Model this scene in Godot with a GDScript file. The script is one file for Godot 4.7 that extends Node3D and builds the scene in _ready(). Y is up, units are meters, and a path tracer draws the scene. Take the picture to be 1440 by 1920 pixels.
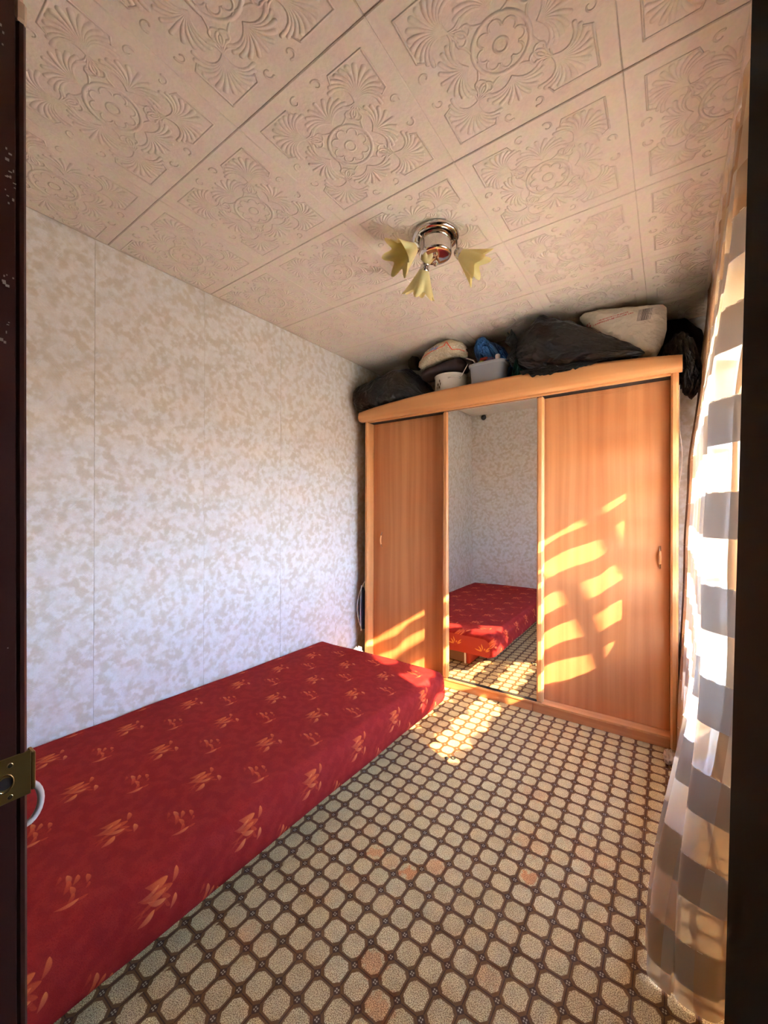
extends Node3D

# Room axes: left wall x = 0, wardrobe front z = 0 (camera side is +z), floor y = 0.
const ROOM_X := 2.33
const REAR_Z := -0.62
const FRONT_Z := 2.36
const HIGH := 2.398

var M := {}
var used := {}
var rng := RandomNumberGenerator.new()


# ---------------------------------------------------------------- mesh helper
class Shape:
	var v := PackedVector3Array()
	var n := PackedVector3Array()
	var t := PackedVector2Array()
	var t2 := PackedVector2Array()
	var c := PackedColorArray()
	var ix := PackedInt32Array()
	var tint := Color(1, 1, 1, 1)
	var grain_across := false

	func put(p: Vector3, nn: Vector3, uv: Vector2, uv2 := Vector2.ZERO) -> int:
		v.append(p)
		n.append(nn)
		t.append(uv)
		t2.append(uv2)
		c.append(tint)
		return v.size() - 1

	func plane_uv(p: Vector3, nn: Vector3) -> Vector2:
		var a := nn.abs()
		var uv := Vector2(p.x, -p.y)
		if a.x > a.y and a.x > a.z:
			uv = Vector2(p.z, -p.y)
		elif a.y > a.z:
			uv = Vector2(p.x, p.z)
		return Vector2(uv.y, uv.x) if grain_across else uv

	# corners counter-clockwise seen from outside
	func face(ps: Array, uvs: Array = []) -> void:
		var nn: Vector3 = ((ps[1] - ps[0]) as Vector3).cross(ps[2] - ps[0]).normalized()
		var k := []
		for i in ps.size():
			k.append(put(ps[i], nn, uvs[i] if uvs else plane_uv(ps[i], nn)))
		for i in range(1, ps.size() - 1):
			ix.append_array(PackedInt32Array([k[0], k[i + 1], k[i]]))

	func box(lo: Vector3, hi: Vector3, b := 0.0) -> void:
		var mid := (lo + hi) / 2.0
		var h := (hi - lo) / 2.0
		b = minf(b, minf(h.x, minf(h.y, h.z)) * 0.98)
		for ax in 3:
			for s in [-1.0, 1.0]:
				var e := Vector3.ZERO
				e[ax] = s
				var u := Vector3.ZERO
				u[(ax + 1) % 3] = s
				var w := Vector3.ZERO
				w[(ax + 2) % 3] = 1.0
				var hu: float = h[(ax + 1) % 3] - b
				var hw: float = h[(ax + 2) % 3] - b
				var q: Vector3 = mid + e * h[ax]
				face([q - u * hu - w * hw, q + u * hu - w * hw, q + u * hu + w * hw, q - u * hu + w * hw])
		if b <= 0.0:
			return
		for ax in 3:
			var a1 := (ax + 1) % 3
			var a2 := (ax + 2) % 3
			for s1 in [-1.0, 1.0]:
				for s2 in [-1.0, 1.0]:
					var e1 := Vector3.ZERO
					e1[a1] = s1
					var e2 := Vector3.ZERO
					e2[a2] = s2
					var along := Vector3.ZERO
					along[ax] = h[ax] - b
					var p1: Vector3 = mid + e1 * h[a1] + e2 * (h[a2] - b)
					var p2: Vector3 = mid + e1 * (h[a1] - b) + e2 * h[a2]
					var ps := [p1 - along, p1 + along, p2 + along, p2 - along]
					if ((ps[1] - ps[0]) as Vector3).cross(ps[2] - ps[0]).dot(e1 + e2) < 0.0:
						ps.reverse()
					face(ps)
		for sx in [-1.0, 1.0]:
			for sy in [-1.0, 1.0]:
				for sz in [-1.0, 1.0]:
					var s := Vector3(sx, sy, sz)
					var o := mid + s * h
					var ps := [o - Vector3(0, sy, sz) * b, o - Vector3(sx, 0, sz) * b, o - Vector3(sx, sy, 0) * b]
					if ((ps[1] - ps[0]) as Vector3).cross(ps[2] - ps[0]).dot(s) < 0.0:
						ps.reverse()
					face(ps)

	# smooth grid; at(u, v) gives a point; tint_at an optional colour
	func grid(nu: int, nv: int, at: Callable, uv_at = null, tint_at = null, flip := false, round_u := false) -> void:
		var base := v.size()
		for i in nu + 1:
			for j in nv + 1:
				var a := float(i) / nu
				var b := float(j) / nv
				var p: Vector3 = at.call(a, b)
				if tint_at != null:
					tint = tint_at.call(a, b)
				put(p, Vector3.ZERO, uv_at.call(a, b) if uv_at != null else Vector2(a, b))
		var acc := PackedVector3Array()
		acc.resize((nu + 1) * (nv + 1))
		for i in nu:
			for j in nv:
				var k0 := i * (nv + 1) + j
				var k1 := (i + 1) * (nv + 1) + j
				for tri in [[k0, k1 + 1, k1], [k0, k0 + 1, k1 + 1]]:
					var a: int = tri[0]
					var b: int = tri[1]
					var d: int = tri[2]
					if flip:
						var swap := b
						b = d
						d = swap
					var nn := (v[base + d] - v[base + a]).cross(v[base + b] - v[base + a])
					acc[a] += nn
					acc[b] += nn
					acc[d] += nn
					ix.append_array(PackedInt32Array([base + a, base + b, base + d]))
		if round_u:
			for j in nv + 1:
				var s := acc[j] + acc[nu * (nv + 1) + j]
				acc[j] = s
				acc[nu * (nv + 1) + j] = s
		for k in acc.size():
			n[base + k] = acc[k].normalized() if acc[k].length() > 1e-14 else Vector3.UP

	func lathe(prof: Array, at: Vector3, axis := Vector3.UP, seg := 24) -> void:
		var q := Quaternion(Vector3.UP, axis.normalized()) if axis.normalized().dot(Vector3.UP) > -0.999 else Quaternion(Vector3.RIGHT, PI)
		grid(seg, prof.size() - 1, func(a, b):
			var p: Vector2 = prof[roundi(b * (prof.size() - 1))]
			return at + q * Vector3(p.x * cos(a * TAU), p.y, -p.x * sin(a * TAU)), null, null, false, true)

	func tube(pts: Array, r: Variant, seg := 8, caps := true) -> void:
		var rings := []
		var side := Vector3.ZERO
		for i in pts.size():
			var d: Vector3 = ((pts[mini(i + 1, pts.size() - 1)] - pts[maxi(i - 1, 0)]) as Vector3).normalized()
			if side == Vector3.ZERO:
				side = d.cross(Vector3.UP if absf(d.y) < 0.9 else Vector3.RIGHT).normalized()
			side = (side - d * side.dot(d)).normalized()
			rings.append([pts[i], side, d.cross(side), r[i] if r is Array else r])
		grid(seg, pts.size() - 1, func(a, b):
			var k: Array = rings[roundi(b * (rings.size() - 1))]
			return k[0] + (k[1] * cos(a * TAU) + k[2] * sin(a * TAU)) * k[3], null, null, false, true)
		if caps:
			for e in [0, rings.size() - 1]:
				var k: Array = rings[e]
				var ps := []
				for i in seg:
					ps.append(k[0] + (k[1] * cos(TAU * i / seg) + k[2] * sin(TAU * i / seg)) * k[3])
				if e == 0:
					ps.reverse()
				face(ps)

	func mesh() -> ArrayMesh:
		var arr := []
		arr.resize(Mesh.ARRAY_MAX)
		arr[Mesh.ARRAY_VERTEX] = v
		arr[Mesh.ARRAY_NORMAL] = n
		arr[Mesh.ARRAY_TEX_UV] = t
		arr[Mesh.ARRAY_TEX_UV2] = t2
		arr[Mesh.ARRAY_COLOR] = c
		arr[Mesh.ARRAY_INDEX] = ix
		var m := ArrayMesh.new()
		m.add_surface_from_arrays(Mesh.PRIMITIVE_TRIANGLES, arr)
		return m


# ---------------------------------------------------------------- scene helpers
func numbered(called: String) -> String:
	used[called] = used.get(called, -1) + 1
	return called if used[called] == 0 else "%s_%03d" % [called, used[called]]


func tag(o: Node3D, label: String, category: String, group := "") -> Node3D:
	o.set_meta("label", label)
	o.set_meta("category", category)
	if group:
		o.set_meta("group", group)
	return o


func thing(called: String, label: String, category: String, at := Vector3.ZERO, group := "") -> Node3D:
	var o := Node3D.new()
	o.name = numbered(called)
	add_child(o)
	o.position = at
	return tag(o, label, category, group)


func setting(called: String) -> Node3D:
	var o := Node3D.new()
	o.name = called
	add_child(o)
	o.set_meta("kind", "structure")
	return o


func part(called: String, s: Variant, m: Material, parent: Node3D = self) -> MeshInstance3D:
	var o := MeshInstance3D.new()
	o.mesh = s.mesh() if s is Shape else s
	o.material_override = m
	o.name = numbered(called) if parent == self else called
	parent.add_child(o, true)
	if parent != self:
		o.position = -world_of(parent)
	return o


# parts are modelled in room coordinates; this is where their parent stands
func world_of(o: Node3D) -> Vector3:
	var p := Vector3.ZERO
	var k: Node = o
	while k is Node3D and k != self:
		p += (k as Node3D).position
		k = k.get_parent()
	return p


func block(called: String, lo: Vector3, hi: Vector3, b: float, m: Material, parent: Node3D, across := false) -> MeshInstance3D:
	var s := Shape.new()
	s.grain_across = across
	s.box(lo, hi, b)
	return part(called, s, m, parent)


func mat(key: String, color: Color, rough := 0.6, metal := 0.0) -> StandardMaterial3D:
	var m := StandardMaterial3D.new()
	m.resource_name = key
	m.albedo_color = color
	m.roughness = rough
	m.metallic = metal
	m.cull_mode = BaseMaterial3D.CULL_DISABLED
	M[key] = m
	return m


func noise(seed_: int, freq: float, octaves := 3, kind := FastNoiseLite.TYPE_SIMPLEX_SMOOTH) -> FastNoiseLite:
	var f := FastNoiseLite.new()
	f.seed = seed_
	f.frequency = freq
	f.noise_type = kind
	f.fractal_type = FastNoiseLite.FRACTAL_FBM if octaves > 1 else FastNoiseLite.FRACTAL_NONE
	f.fractal_octaves = octaves
	return f


func seamless(f: FastNoiseLite, w: int, h: int) -> PackedByteArray:
	var im := f.get_seamless_image(w, h, false, false, 0.15, true)
	im.convert(Image.FORMAT_L8)
	return im.get_data()


func tex_rgb(w: int, h: int, data: PackedByteArray) -> ImageTexture:
	return ImageTexture.create_from_image(Image.create_from_data(w, h, false, Image.FORMAT_RGB8, data))


func tex_height(w: int, h: int, a: PackedFloat32Array) -> ImageTexture:
	var d := PackedByteArray()
	d.resize(w * h)
	for i in a.size():
		d[i] = clampi(int(a[i] * 255.0), 0, 255)
	return ImageTexture.create_from_image(Image.create_from_data(w, h, false, Image.FORMAT_L8, d))


# a raised line on a height field, rounded across and tapered to its end
func ridge(a: PackedFloat32Array, w: int, pts: Array, w0: float, w1: float, h: float, wrap := false) -> void:
	for k in pts.size() - 1:
		var p: Vector2 = pts[k]
		var q: Vector2 = pts[k + 1]
		var r0 := lerpf(w0, w1, float(k) / (pts.size() - 1))
		var r1 := lerpf(w0, w1, float(k + 1) / (pts.size() - 1))
		var r := maxf(r0, r1)
		var d := q - p
		var dd := maxf(d.length_squared(), 1e-6)
		for y in range(floori(minf(p.y, q.y) - r), ceili(maxf(p.y, q.y) + r) + 1):
			if not wrap and (y < 0 or y >= w):
				continue
			for x in range(floori(minf(p.x, q.x) - r), ceili(maxf(p.x, q.x) + r) + 1):
				if not wrap and (x < 0 or x >= w):
					continue
				var o := Vector2(x, y) - p
				var s := clampf(o.dot(d) / dd, 0.0, 1.0)
				var e := (o - d * s).length() / maxf(lerpf(r0, r1, s), 0.3)
				if e < 1.0:
					var at := posmod(y, w) * w + posmod(x, w)
					a[at] = maxf(a[at], h * (1.0 - e * e))


# ---------------------------------------------------------------- textures
func paint_wallpaper() -> void:
	var w := 1024
	var n1 := seamless(noise(11, 0.009, 4), w, w)
	var n2 := seamless(noise(12, 0.022, 4), w, w)
	var n3 := seamless(noise(13, 0.12, 2), w, w)
	var d := PackedByteArray()
	d.resize(w * w * 3)
	var hf := PackedFloat32Array()
	hf.resize(w * w)
	var base := Color8(218, 213, 203)
	var tan_ := Color8(196, 183, 158)
	var pale := Color8(225, 222, 215)
	for i in w * w:
		var a := n1[i] / 255.0
		var b := n2[i] / 255.0
		var f := n3[i] / 255.0
		var k := smoothstep(0.38, 0.74, a * 0.5 + b * 0.5 + (f - 0.5) * 0.08)
		var col := base.lerp(tan_, k * 0.7).lerp(pale, smoothstep(0.48, 0.7, 1.0 - b) * (1.0 - k) * 0.7)
		var g := 1.0 + (f - 0.5) * 0.05
		d[i * 3] = clampi(int(col.r8 * g), 0, 255)
		d[i * 3 + 1] = clampi(int(col.g8 * g), 0, 255)
		d[i * 3 + 2] = clampi(int(col.b8 * g), 0, 255)
		hf[i] = 0.25 + 0.22 * smoothstep(0.4, 0.7, b) + 0.10 * f
	rng.seed = 5
	for g in 240:
		var at := Vector2(rng.randf() * w, rng.randf() * w)
		var ang := deg_to_rad(45.0 if rng.randf() < 0.5 else 135.0) + rng.randf_range(-0.25, 0.25)
		var u := Vector2.from_angle(ang)
		var s := Vector2(-u.y, u.x)
		for k in rng.randi_range(3, 6):
			var l := rng.randf_range(9.0, 24.0)
			var o := at + s * (k * 5.0) + u * rng.randf_range(-5.0, 5.0)
			ridge(hf, w, [o - u * l, o + u * l], 2.0, 1.4, rng.randf_range(0.75, 1.0), true)
	var m := mat("wallpaper", Color.WHITE, 0.78)
	m.albedo_texture = tex_rgb(w, w, d)
	m.heightmap_enabled = true
	m.heightmap_texture = tex_height(w, w, hf)
	m.heightmap_scale = 0.10
	m.uv1_scale = Vector3(1.0 / 1.06, 1.0 / 1.06, 1)


func paint_ceiling_tile() -> void:
	var w := 640
	var a := PackedFloat32Array()
	a.resize(w * w)
	a.fill(0.22)
	var half := w / 2.0
	var px := func(p: Vector2) -> Vector2: return Vector2(half, half) + p * half
	for turn in 4:
		var q := func(p: Vector2) -> Vector2: return px.call(p.rotated(turn * PI / 2.0))
		# palmette fan on each half axis, spreading both ways from its stem
		for k in range(-5, 6):
			var pts := []
			var spread := k * 0.19
			var l := 0.30 - 0.012 * absf(k)
			for i in 8:
				var s := i / 7.0
				var bend := spread * (0.55 + 0.75 * s * s)
				pts.append(q.call(Vector2(0.36, 0) + Vector2(s * l * cos(bend * 1.15), s * l * sin(bend * 1.25) * 1.25)))
			ridge(a, w, pts, 4.0, 10.0, 0.75)
		# scrolls that curl away from the stem on either side
		for side in [-1.0, 1.0]:
			var pts := []
			for i in 22:
				var s := i / 21.0
				var ang: float = PI * 0.5 + s * 5.2
				var r := 0.10 * (1.0 - 0.78 * s)
				pts.append(q.call(Vector2(0.34, side * 0.26) + Vector2(cos(ang) * r, sin(ang) * r * side)))
			ridge(a, w, pts, 7.0, 4.0, 0.75)
			pts = []
			for i in 10:
				var s := i / 9.0
				pts.append(q.call(Vector2(0.26 + 0.10 * s, side * (0.02 + 0.20 * s + 0.05 * sin(s * PI)))))
			ridge(a, w, pts, 4.0, 7.0, 0.7)
			# frame bracket with a returned corner
			ridge(a, w, [q.call(Vector2(0.80, side * 0.34)), q.call(Vector2(0.80, side * 0.80))], 5.0, 5.0, 0.85)
			ridge(a, w, [q.call(Vector2(0.80, side * 0.34)), q.call(Vector2(0.72, side * 0.30))], 5.0, 3.0, 0.8)
			# small curl in the gap of the frame
			pts = []
			for i in 14:
				var s := i / 13.0
				var ang: float = -0.5 + s * 4.6
				var r := 0.065 * (1.0 - 0.65 * s)
				pts.append(q.call(Vector2(0.80, side * 0.17) + Vector2(cos(ang) * r, sin(ang) * r * side)))
			ridge(a, w, pts, 6.0, 3.0, 0.75)
		# acanthus on the diagonal, two fans of curved lobes
		for side in [-1.0, 1.0]:
			for k in 7:
				var pts := []
				for i in 9:
					var s := i / 8.0
					var ang: float = PI / 4.0 + side * (0.10 + k * 0.17) * (0.35 + 0.9 * s * s)
					pts.append(q.call(Vector2(0.40, 0.40) + Vector2(cos(ang), sin(ang)) * (s * (0.40 - 0.015 * k))))
				ridge(a, w, pts, 4.0, 12.0 - 0.5 * k, 0.8)
		for k in range(-2, 3):
			var pts := []
			for i in 6:
				var s := i / 5.0
				var ang := PI * 1.25 + k * 0.34 * (0.4 + s)
				pts.append(q.call(Vector2(0.42, 0.42) + Vector2(cos(ang), sin(ang)) * (s * 0.17)))
			ridge(a, w, pts, 3.0, 7.0, 0.7)
	# medallion
	for rr in [[0.285, 9.0, 0.95], [0.07, 6.0, 0.85]]:
		var pts := []
		for i in 49:
			pts.append(px.call(Vector2.from_angle(TAU * i / 48.0) * rr[0]))
		ridge(a, w, pts, rr[1], rr[1], rr[2])
	for k in 8:
		var c := Vector2.from_angle(TAU * k / 8.0)
		var pts := []
		for i in 13:
			pts.append(px.call(c * 0.18 + Vector2.from_angle(TAU * k / 8.0 - 1.7 + 3.4 * i / 12.0) * 0.062))
		ridge(a, w, pts, 5.0, 5.0, 0.7)
	# soften the strokes a little with the foam's own grain
	var g1 := seamless(noise(21, 0.05, 3), w, w)
	var g2 := seamless(noise(22, 0.012, 3), w, w)
	var d := PackedByteArray()
	d.resize(w * w * 3)
	for i in w * w:
		var f := g1[i] / 255.0
		var b := g2[i] / 255.0
		a[i] = a[i] * 0.85 + 0.10 * f + 0.06 * b
		var col := Color8(232, 222, 206).lerp(Color8(229, 223, 202), smoothstep(0.45, 0.75, b)).lerp(Color8(231, 218, 205), smoothstep(0.45, 0.75, 1.0 - b))
		var e := 1.0 + (f - 0.5) * 0.03
		d[i * 3] = clampi(int(col.r8 * e), 0, 255)
		d[i * 3 + 1] = clampi(int(col.g8 * e), 0, 255)
		d[i * 3 + 2] = clampi(int(col.b8 * e), 0, 255)
	var m := mat("ceiling_tile", Color.WHITE, 0.7)
	m.albedo_texture = tex_rgb(w, w, d)
	m.heightmap_enabled = true
	m.heightmap_texture = tex_height(w, w, a)
	m.heightmap_scale = 0.8


func paint_lino() -> void:
	var cells := 8
	var c := 128
	var w := cells * c
	var n1 := seamless(noise(31, 0.16, 2), w, w)
	var n2 := seamless(noise(32, 0.010, 2), w, w)
	var n3 := seamless(noise(33, 0.34, 1), w, w)
	var d := PackedByteArray()
	d.resize(w * w * 3)
	var hf := PackedFloat32Array()
	hf.resize(w * w)
	var fleck := Color8(142, 110, 66)
	var sand := Color8(222, 194, 136)
	var brown := Color8(112, 76, 40)
	var line := Color8(78, 52, 34)
	var dot := Color8(168, 146, 118)
	for y in w:
		var fy := absf(fposmod(float(y) / c, 1.0) - 0.5)
		for x in w:
			var fx := absf(fposmod(float(x) / c, 1.0) - 0.5)
			var i := y * w + x
			var r := n1[i] / 255.0
			var e := (n3[i] / 255.0 - 0.5) * 0.035
			# distance inside the eight-sided patch
			var o := maxf(maxf(fx, fy) - 0.412, (fx + fy - 0.640) * 0.7071) + e
			var col := brown
			var h := 0.2
			if o < 0.0:
				col = fleck.lerp(sand, smoothstep(0.36, 0.56, r))
				h = 0.45 + 0.45 * smoothstep(0.35, 0.6, r)
			else:
				var band := minf(0.5 - fx, 0.5 - fy)
				if band < 0.016 and fx + fy < 0.80:
					col = line
				var nx := 0.5 - fx
				var ny := 0.5 - fy
				if nx + ny < 0.18:
					col = line
					if Vector2(nx - 0.042, ny - 0.042).length() < 0.030:
						col = dot
						h = 0.4
			var g := 0.93 + 0.12 * (n2[i] / 255.0)
			d[i * 3] = clampi(int(col.r8 * g), 0, 255)
			d[i * 3 + 1] = clampi(int(col.g8 * g), 0, 255)
			d[i * 3 + 2] = clampi(int(col.b8 * g), 0, 255)
			hf[i] = h
	var m := mat("lino", Color.WHITE, 0.72)
	m.metallic_specular = 0.3
	m.albedo_texture = tex_rgb(w, w, d)
	m.heightmap_enabled = true
	m.heightmap_texture = tex_height(w, w, hf)
	m.heightmap_scale = 0.08
	# rusty stains of the floor, where the photograph has them (room x 0.9..2.4, z -0.1..2.4)
	var sw := 384
	var sh := 640
	var im := Image.create_empty(sw, sh, false, Image.FORMAT_RGBA8)
	im.fill(Color(1.0, 0.66, 0.42, 0.0))
	var ns := noise(34, 0.035, 3)
	for s in [[1.326, 1.325, 0.030, 0.60], [1.222, 1.325, 0.035, 0.42], [1.255, 1.392, 0.034, 0.40], [1.322, 1.392, 0.03, 0.2], [1.392, 1.320, 0.04, 0.30], [1.72, 1.18, 0.032, 0.55], [1.66, 1.00, 0.06, 0.22], [1.455, 1.63, 0.040, 0.40], [1.52, 1.70, 0.04, 0.34], [1.69, 1.53, 0.035, 0.2], [1.83, 1.76, 0.034, 0.38], [1.10, 1.80, 0.05, 0.16], [1.19, 1.53, 0.03, 0.16], [1.83, 0.92, 0.08, 0.16], [1.60, 0.72, 0.06, 0.18]]:
		if s[2] < 0.045:
			s[0] = 1.458 + 0.0671 * (roundf((s[0] - 1.458) / 0.0671 - 0.5) + 0.5)
			s[1] = 1.463 + 0.0707 * (roundf((s[1] - 1.463) / 0.0707 - 0.5) + 0.5)
		for y in range(int((s[1] - s[2] * 1.4 + 0.1) / 2.5 * sh), int((s[1] + s[2] * 1.4 + 0.1) / 2.5 * sh) + 1):
			for x in range(int((s[0] - s[2] * 1.4 - 0.9) / 1.5 * sw), int((s[0] + s[2] * 1.4 - 0.9) / 1.5 * sw) + 1):
				if x < 0 or y < 0 or x >= sw or y >= sh:
					continue
				var p := Vector2(0.9 + 1.5 * x / sw, -0.1 + 2.5 * y / sh)
				var e: float = p.distance_to(Vector2(s[0], s[1])) / s[2] + ns.get_noise_2d(x * 4.0, y * 4.0) * 0.9
				var k: float = s[3] * (1.0 - smoothstep(0.65, 1.05, e))
				if k * 1.2 > im.get_pixel(x, y).a:
					im.set_pixel(x, y, Color(1.0, 0.66, 0.42, minf(k * 1.2, 1.0)))
	m.detail_enabled = true
	m.detail_uv_layer = BaseMaterial3D.DETAIL_UV_2
	m.detail_blend_mode = BaseMaterial3D.BLEND_MODE_MUL
	m.detail_albedo = ImageTexture.create_from_image(im)


func paint_wood(key: String, dark: Color, light: Color, rough: float) -> void:
	var w := 256
	var h := 512
	var f := noise(hash(key) % 1000, 0.02, 4)
	var g := noise(hash(key) % 1000 + 7, 0.012, 3)
	var d := PackedByteArray()
	d.resize(w * h * 3)
	for y in h:
		var ya := float(y) / h * TAU
		for x in w:
			var xa := float(x) / w * TAU
			var a := f.get_noise_3d(cos(xa) * 70.0, sin(xa) * 70.0 + 5.0 * sin(ya), cos(ya) * 4.0)
			var b := g.get_noise_3d(cos(xa) * 26.0, sin(xa) * 26.0 + 8.0 * cos(ya), sin(ya) * 8.0)
			var k := clampf(0.5 + a * 0.75 + b * 0.55, 0.0, 1.0)
			var col := dark.lerp(light, k)
			var i := (y * w + x) * 3
			d[i] = col.r8
			d[i + 1] = col.g8
			d[i + 2] = col.b8
	var m := mat(key, Color.WHITE, rough)
	m.albedo_texture = tex_rgb(w, h, d)
	m.uv1_scale = Vector3(1.9, 0.8, 1)
	m.metallic_specular = 0.35


func leaf(d: PackedByteArray, w: int, at: Vector2, ang: float, l: float, wide: float, col: Color, strength: float) -> void:
	var u := Vector2.from_angle(ang)
	var s := Vector2(-u.y, u.x)
	for y in range(int(at.y - l), int(at.y + l) + 1):
		for x in range(int(at.x - l), int(at.x + l) + 1):
			var o := Vector2(x, y) - at
			var a := o.dot(u) / l
			if absf(a) > 1.0:
				continue
			var bend := 0.22 * l * (a * a - 0.3)
			var b := (o.dot(s) - bend) / (wide * pow(1.0 - a * a, 0.75) * (1.0 + 0.35 * a) + 0.01)
			if absf(b) < 1.0:
				var k := strength * (1.0 - smoothstep(0.55, 1.0, absf(b))) * (0.65 + 0.35 * a)
				var i := (posmod(y, w) * w + posmod(x, w)) * 3
				d[i] = int(lerpf(d[i], col.r8, k))
				d[i + 1] = int(lerpf(d[i + 1], col.g8, k))
				d[i + 2] = int(lerpf(d[i + 2], col.b8, k))


func paint_bedcover() -> void:
	var w := 512
	var n1 := seamless(noise(41, 0.09, 3), w, w)
	var n2 := seamless(noise(42, 0.010, 3), w, w)
	var n3 := seamless(noise(43, 0.30, 2), w, w)
	var d := PackedByteArray()
	d.resize(w * w * 3)
	var hf := PackedFloat32Array()
	hf.resize(w * w)
	for i in w * w:
		var k := n1[i] / 255.0
		var b := n2[i] / 255.0
		var col := Color8(138, 33, 29).lerp(Color8(148, 38, 32), smoothstep(0.3, 0.75, b)).lerp(Color8(124, 26, 25), smoothstep(0.5, 0.85, k) * 0.5)
		d[i * 3] = col.r8
		d[i * 3 + 1] = col.g8
		d[i * 3 + 2] = col.b8
		hf[i] = 0.3 + 0.4 * (n3[i] / 255.0) + 0.2 * k
	var o1 := Color8(222, 116, 56)
	var o2 := Color8(204, 84, 42)
	var o3 := Color8(232, 142, 76)
	# big spray: leaves sweeping from one side, with two loose ones; then a small upright sprig
	for l in [[150, 120, 0.15, 44, 13, o1, 0.9], [165, 150, 0.35, 46, 13, o2, 0.85], [128, 160, 0.10, 50, 11, o1, 0.75], [140, 190, 0.45, 40, 10, o3, 0.8], [182, 186, 0.9, 28, 8, o2, 0.7], [100, 182, -0.25, 52, 7, o2, 0.6], [110, 140, -0.1, 42, 6, o3, 0.55], [190, 225, 1.2, 22, 6, o2, 0.5], [95, 235, -0.35, 34, 11, o3, 0.85], [238, 132, -1.0, 26, 9, o1, 0.85], [222, 240, -1.1, 26, 9, o3, 0.85], [120, 215, 0.1, 60, 5, o2, 0.4], [62, 205, -0.5, 26, 5, o2, 0.4],
			[400, 330, -1.25, 30, 9, o3, 0.75], [385, 365, -1.0, 32, 9, o2, 0.8], [425, 352, -0.9, 24, 8, o1, 0.8], [392, 405, -1.3, 28, 8, o1, 0.75], [375, 440, -0.8, 26, 7, o2, 0.7], [352, 462, 0.15, 38, 8, o3, 0.8], [400, 465, 0.25, 26, 6, o2, 0.6], [462, 380, -1.2, 22, 8, o1, 0.8], [448, 420, -0.8, 16, 5, o2, 0.6], [372, 300, -0.9, 20, 6, o2, 0.5]]:
		leaf(d, w, Vector2(w - l[0], l[1]), PI - l[2], l[3] * 1.2, l[4] * 1.6, l[5], l[6])
	var m := mat("bedcover", Color.WHITE, 0.9)
	m.albedo_texture = tex_rgb(w, w, d)
	m.heightmap_enabled = true
	m.heightmap_texture = tex_height(w, w, hf)
	m.heightmap_scale = 0.12
	m.metallic_specular = 0.22
	m.uv1_scale = Vector3(1.0 / 0.27, 1.0 / 0.285, 1)


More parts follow.
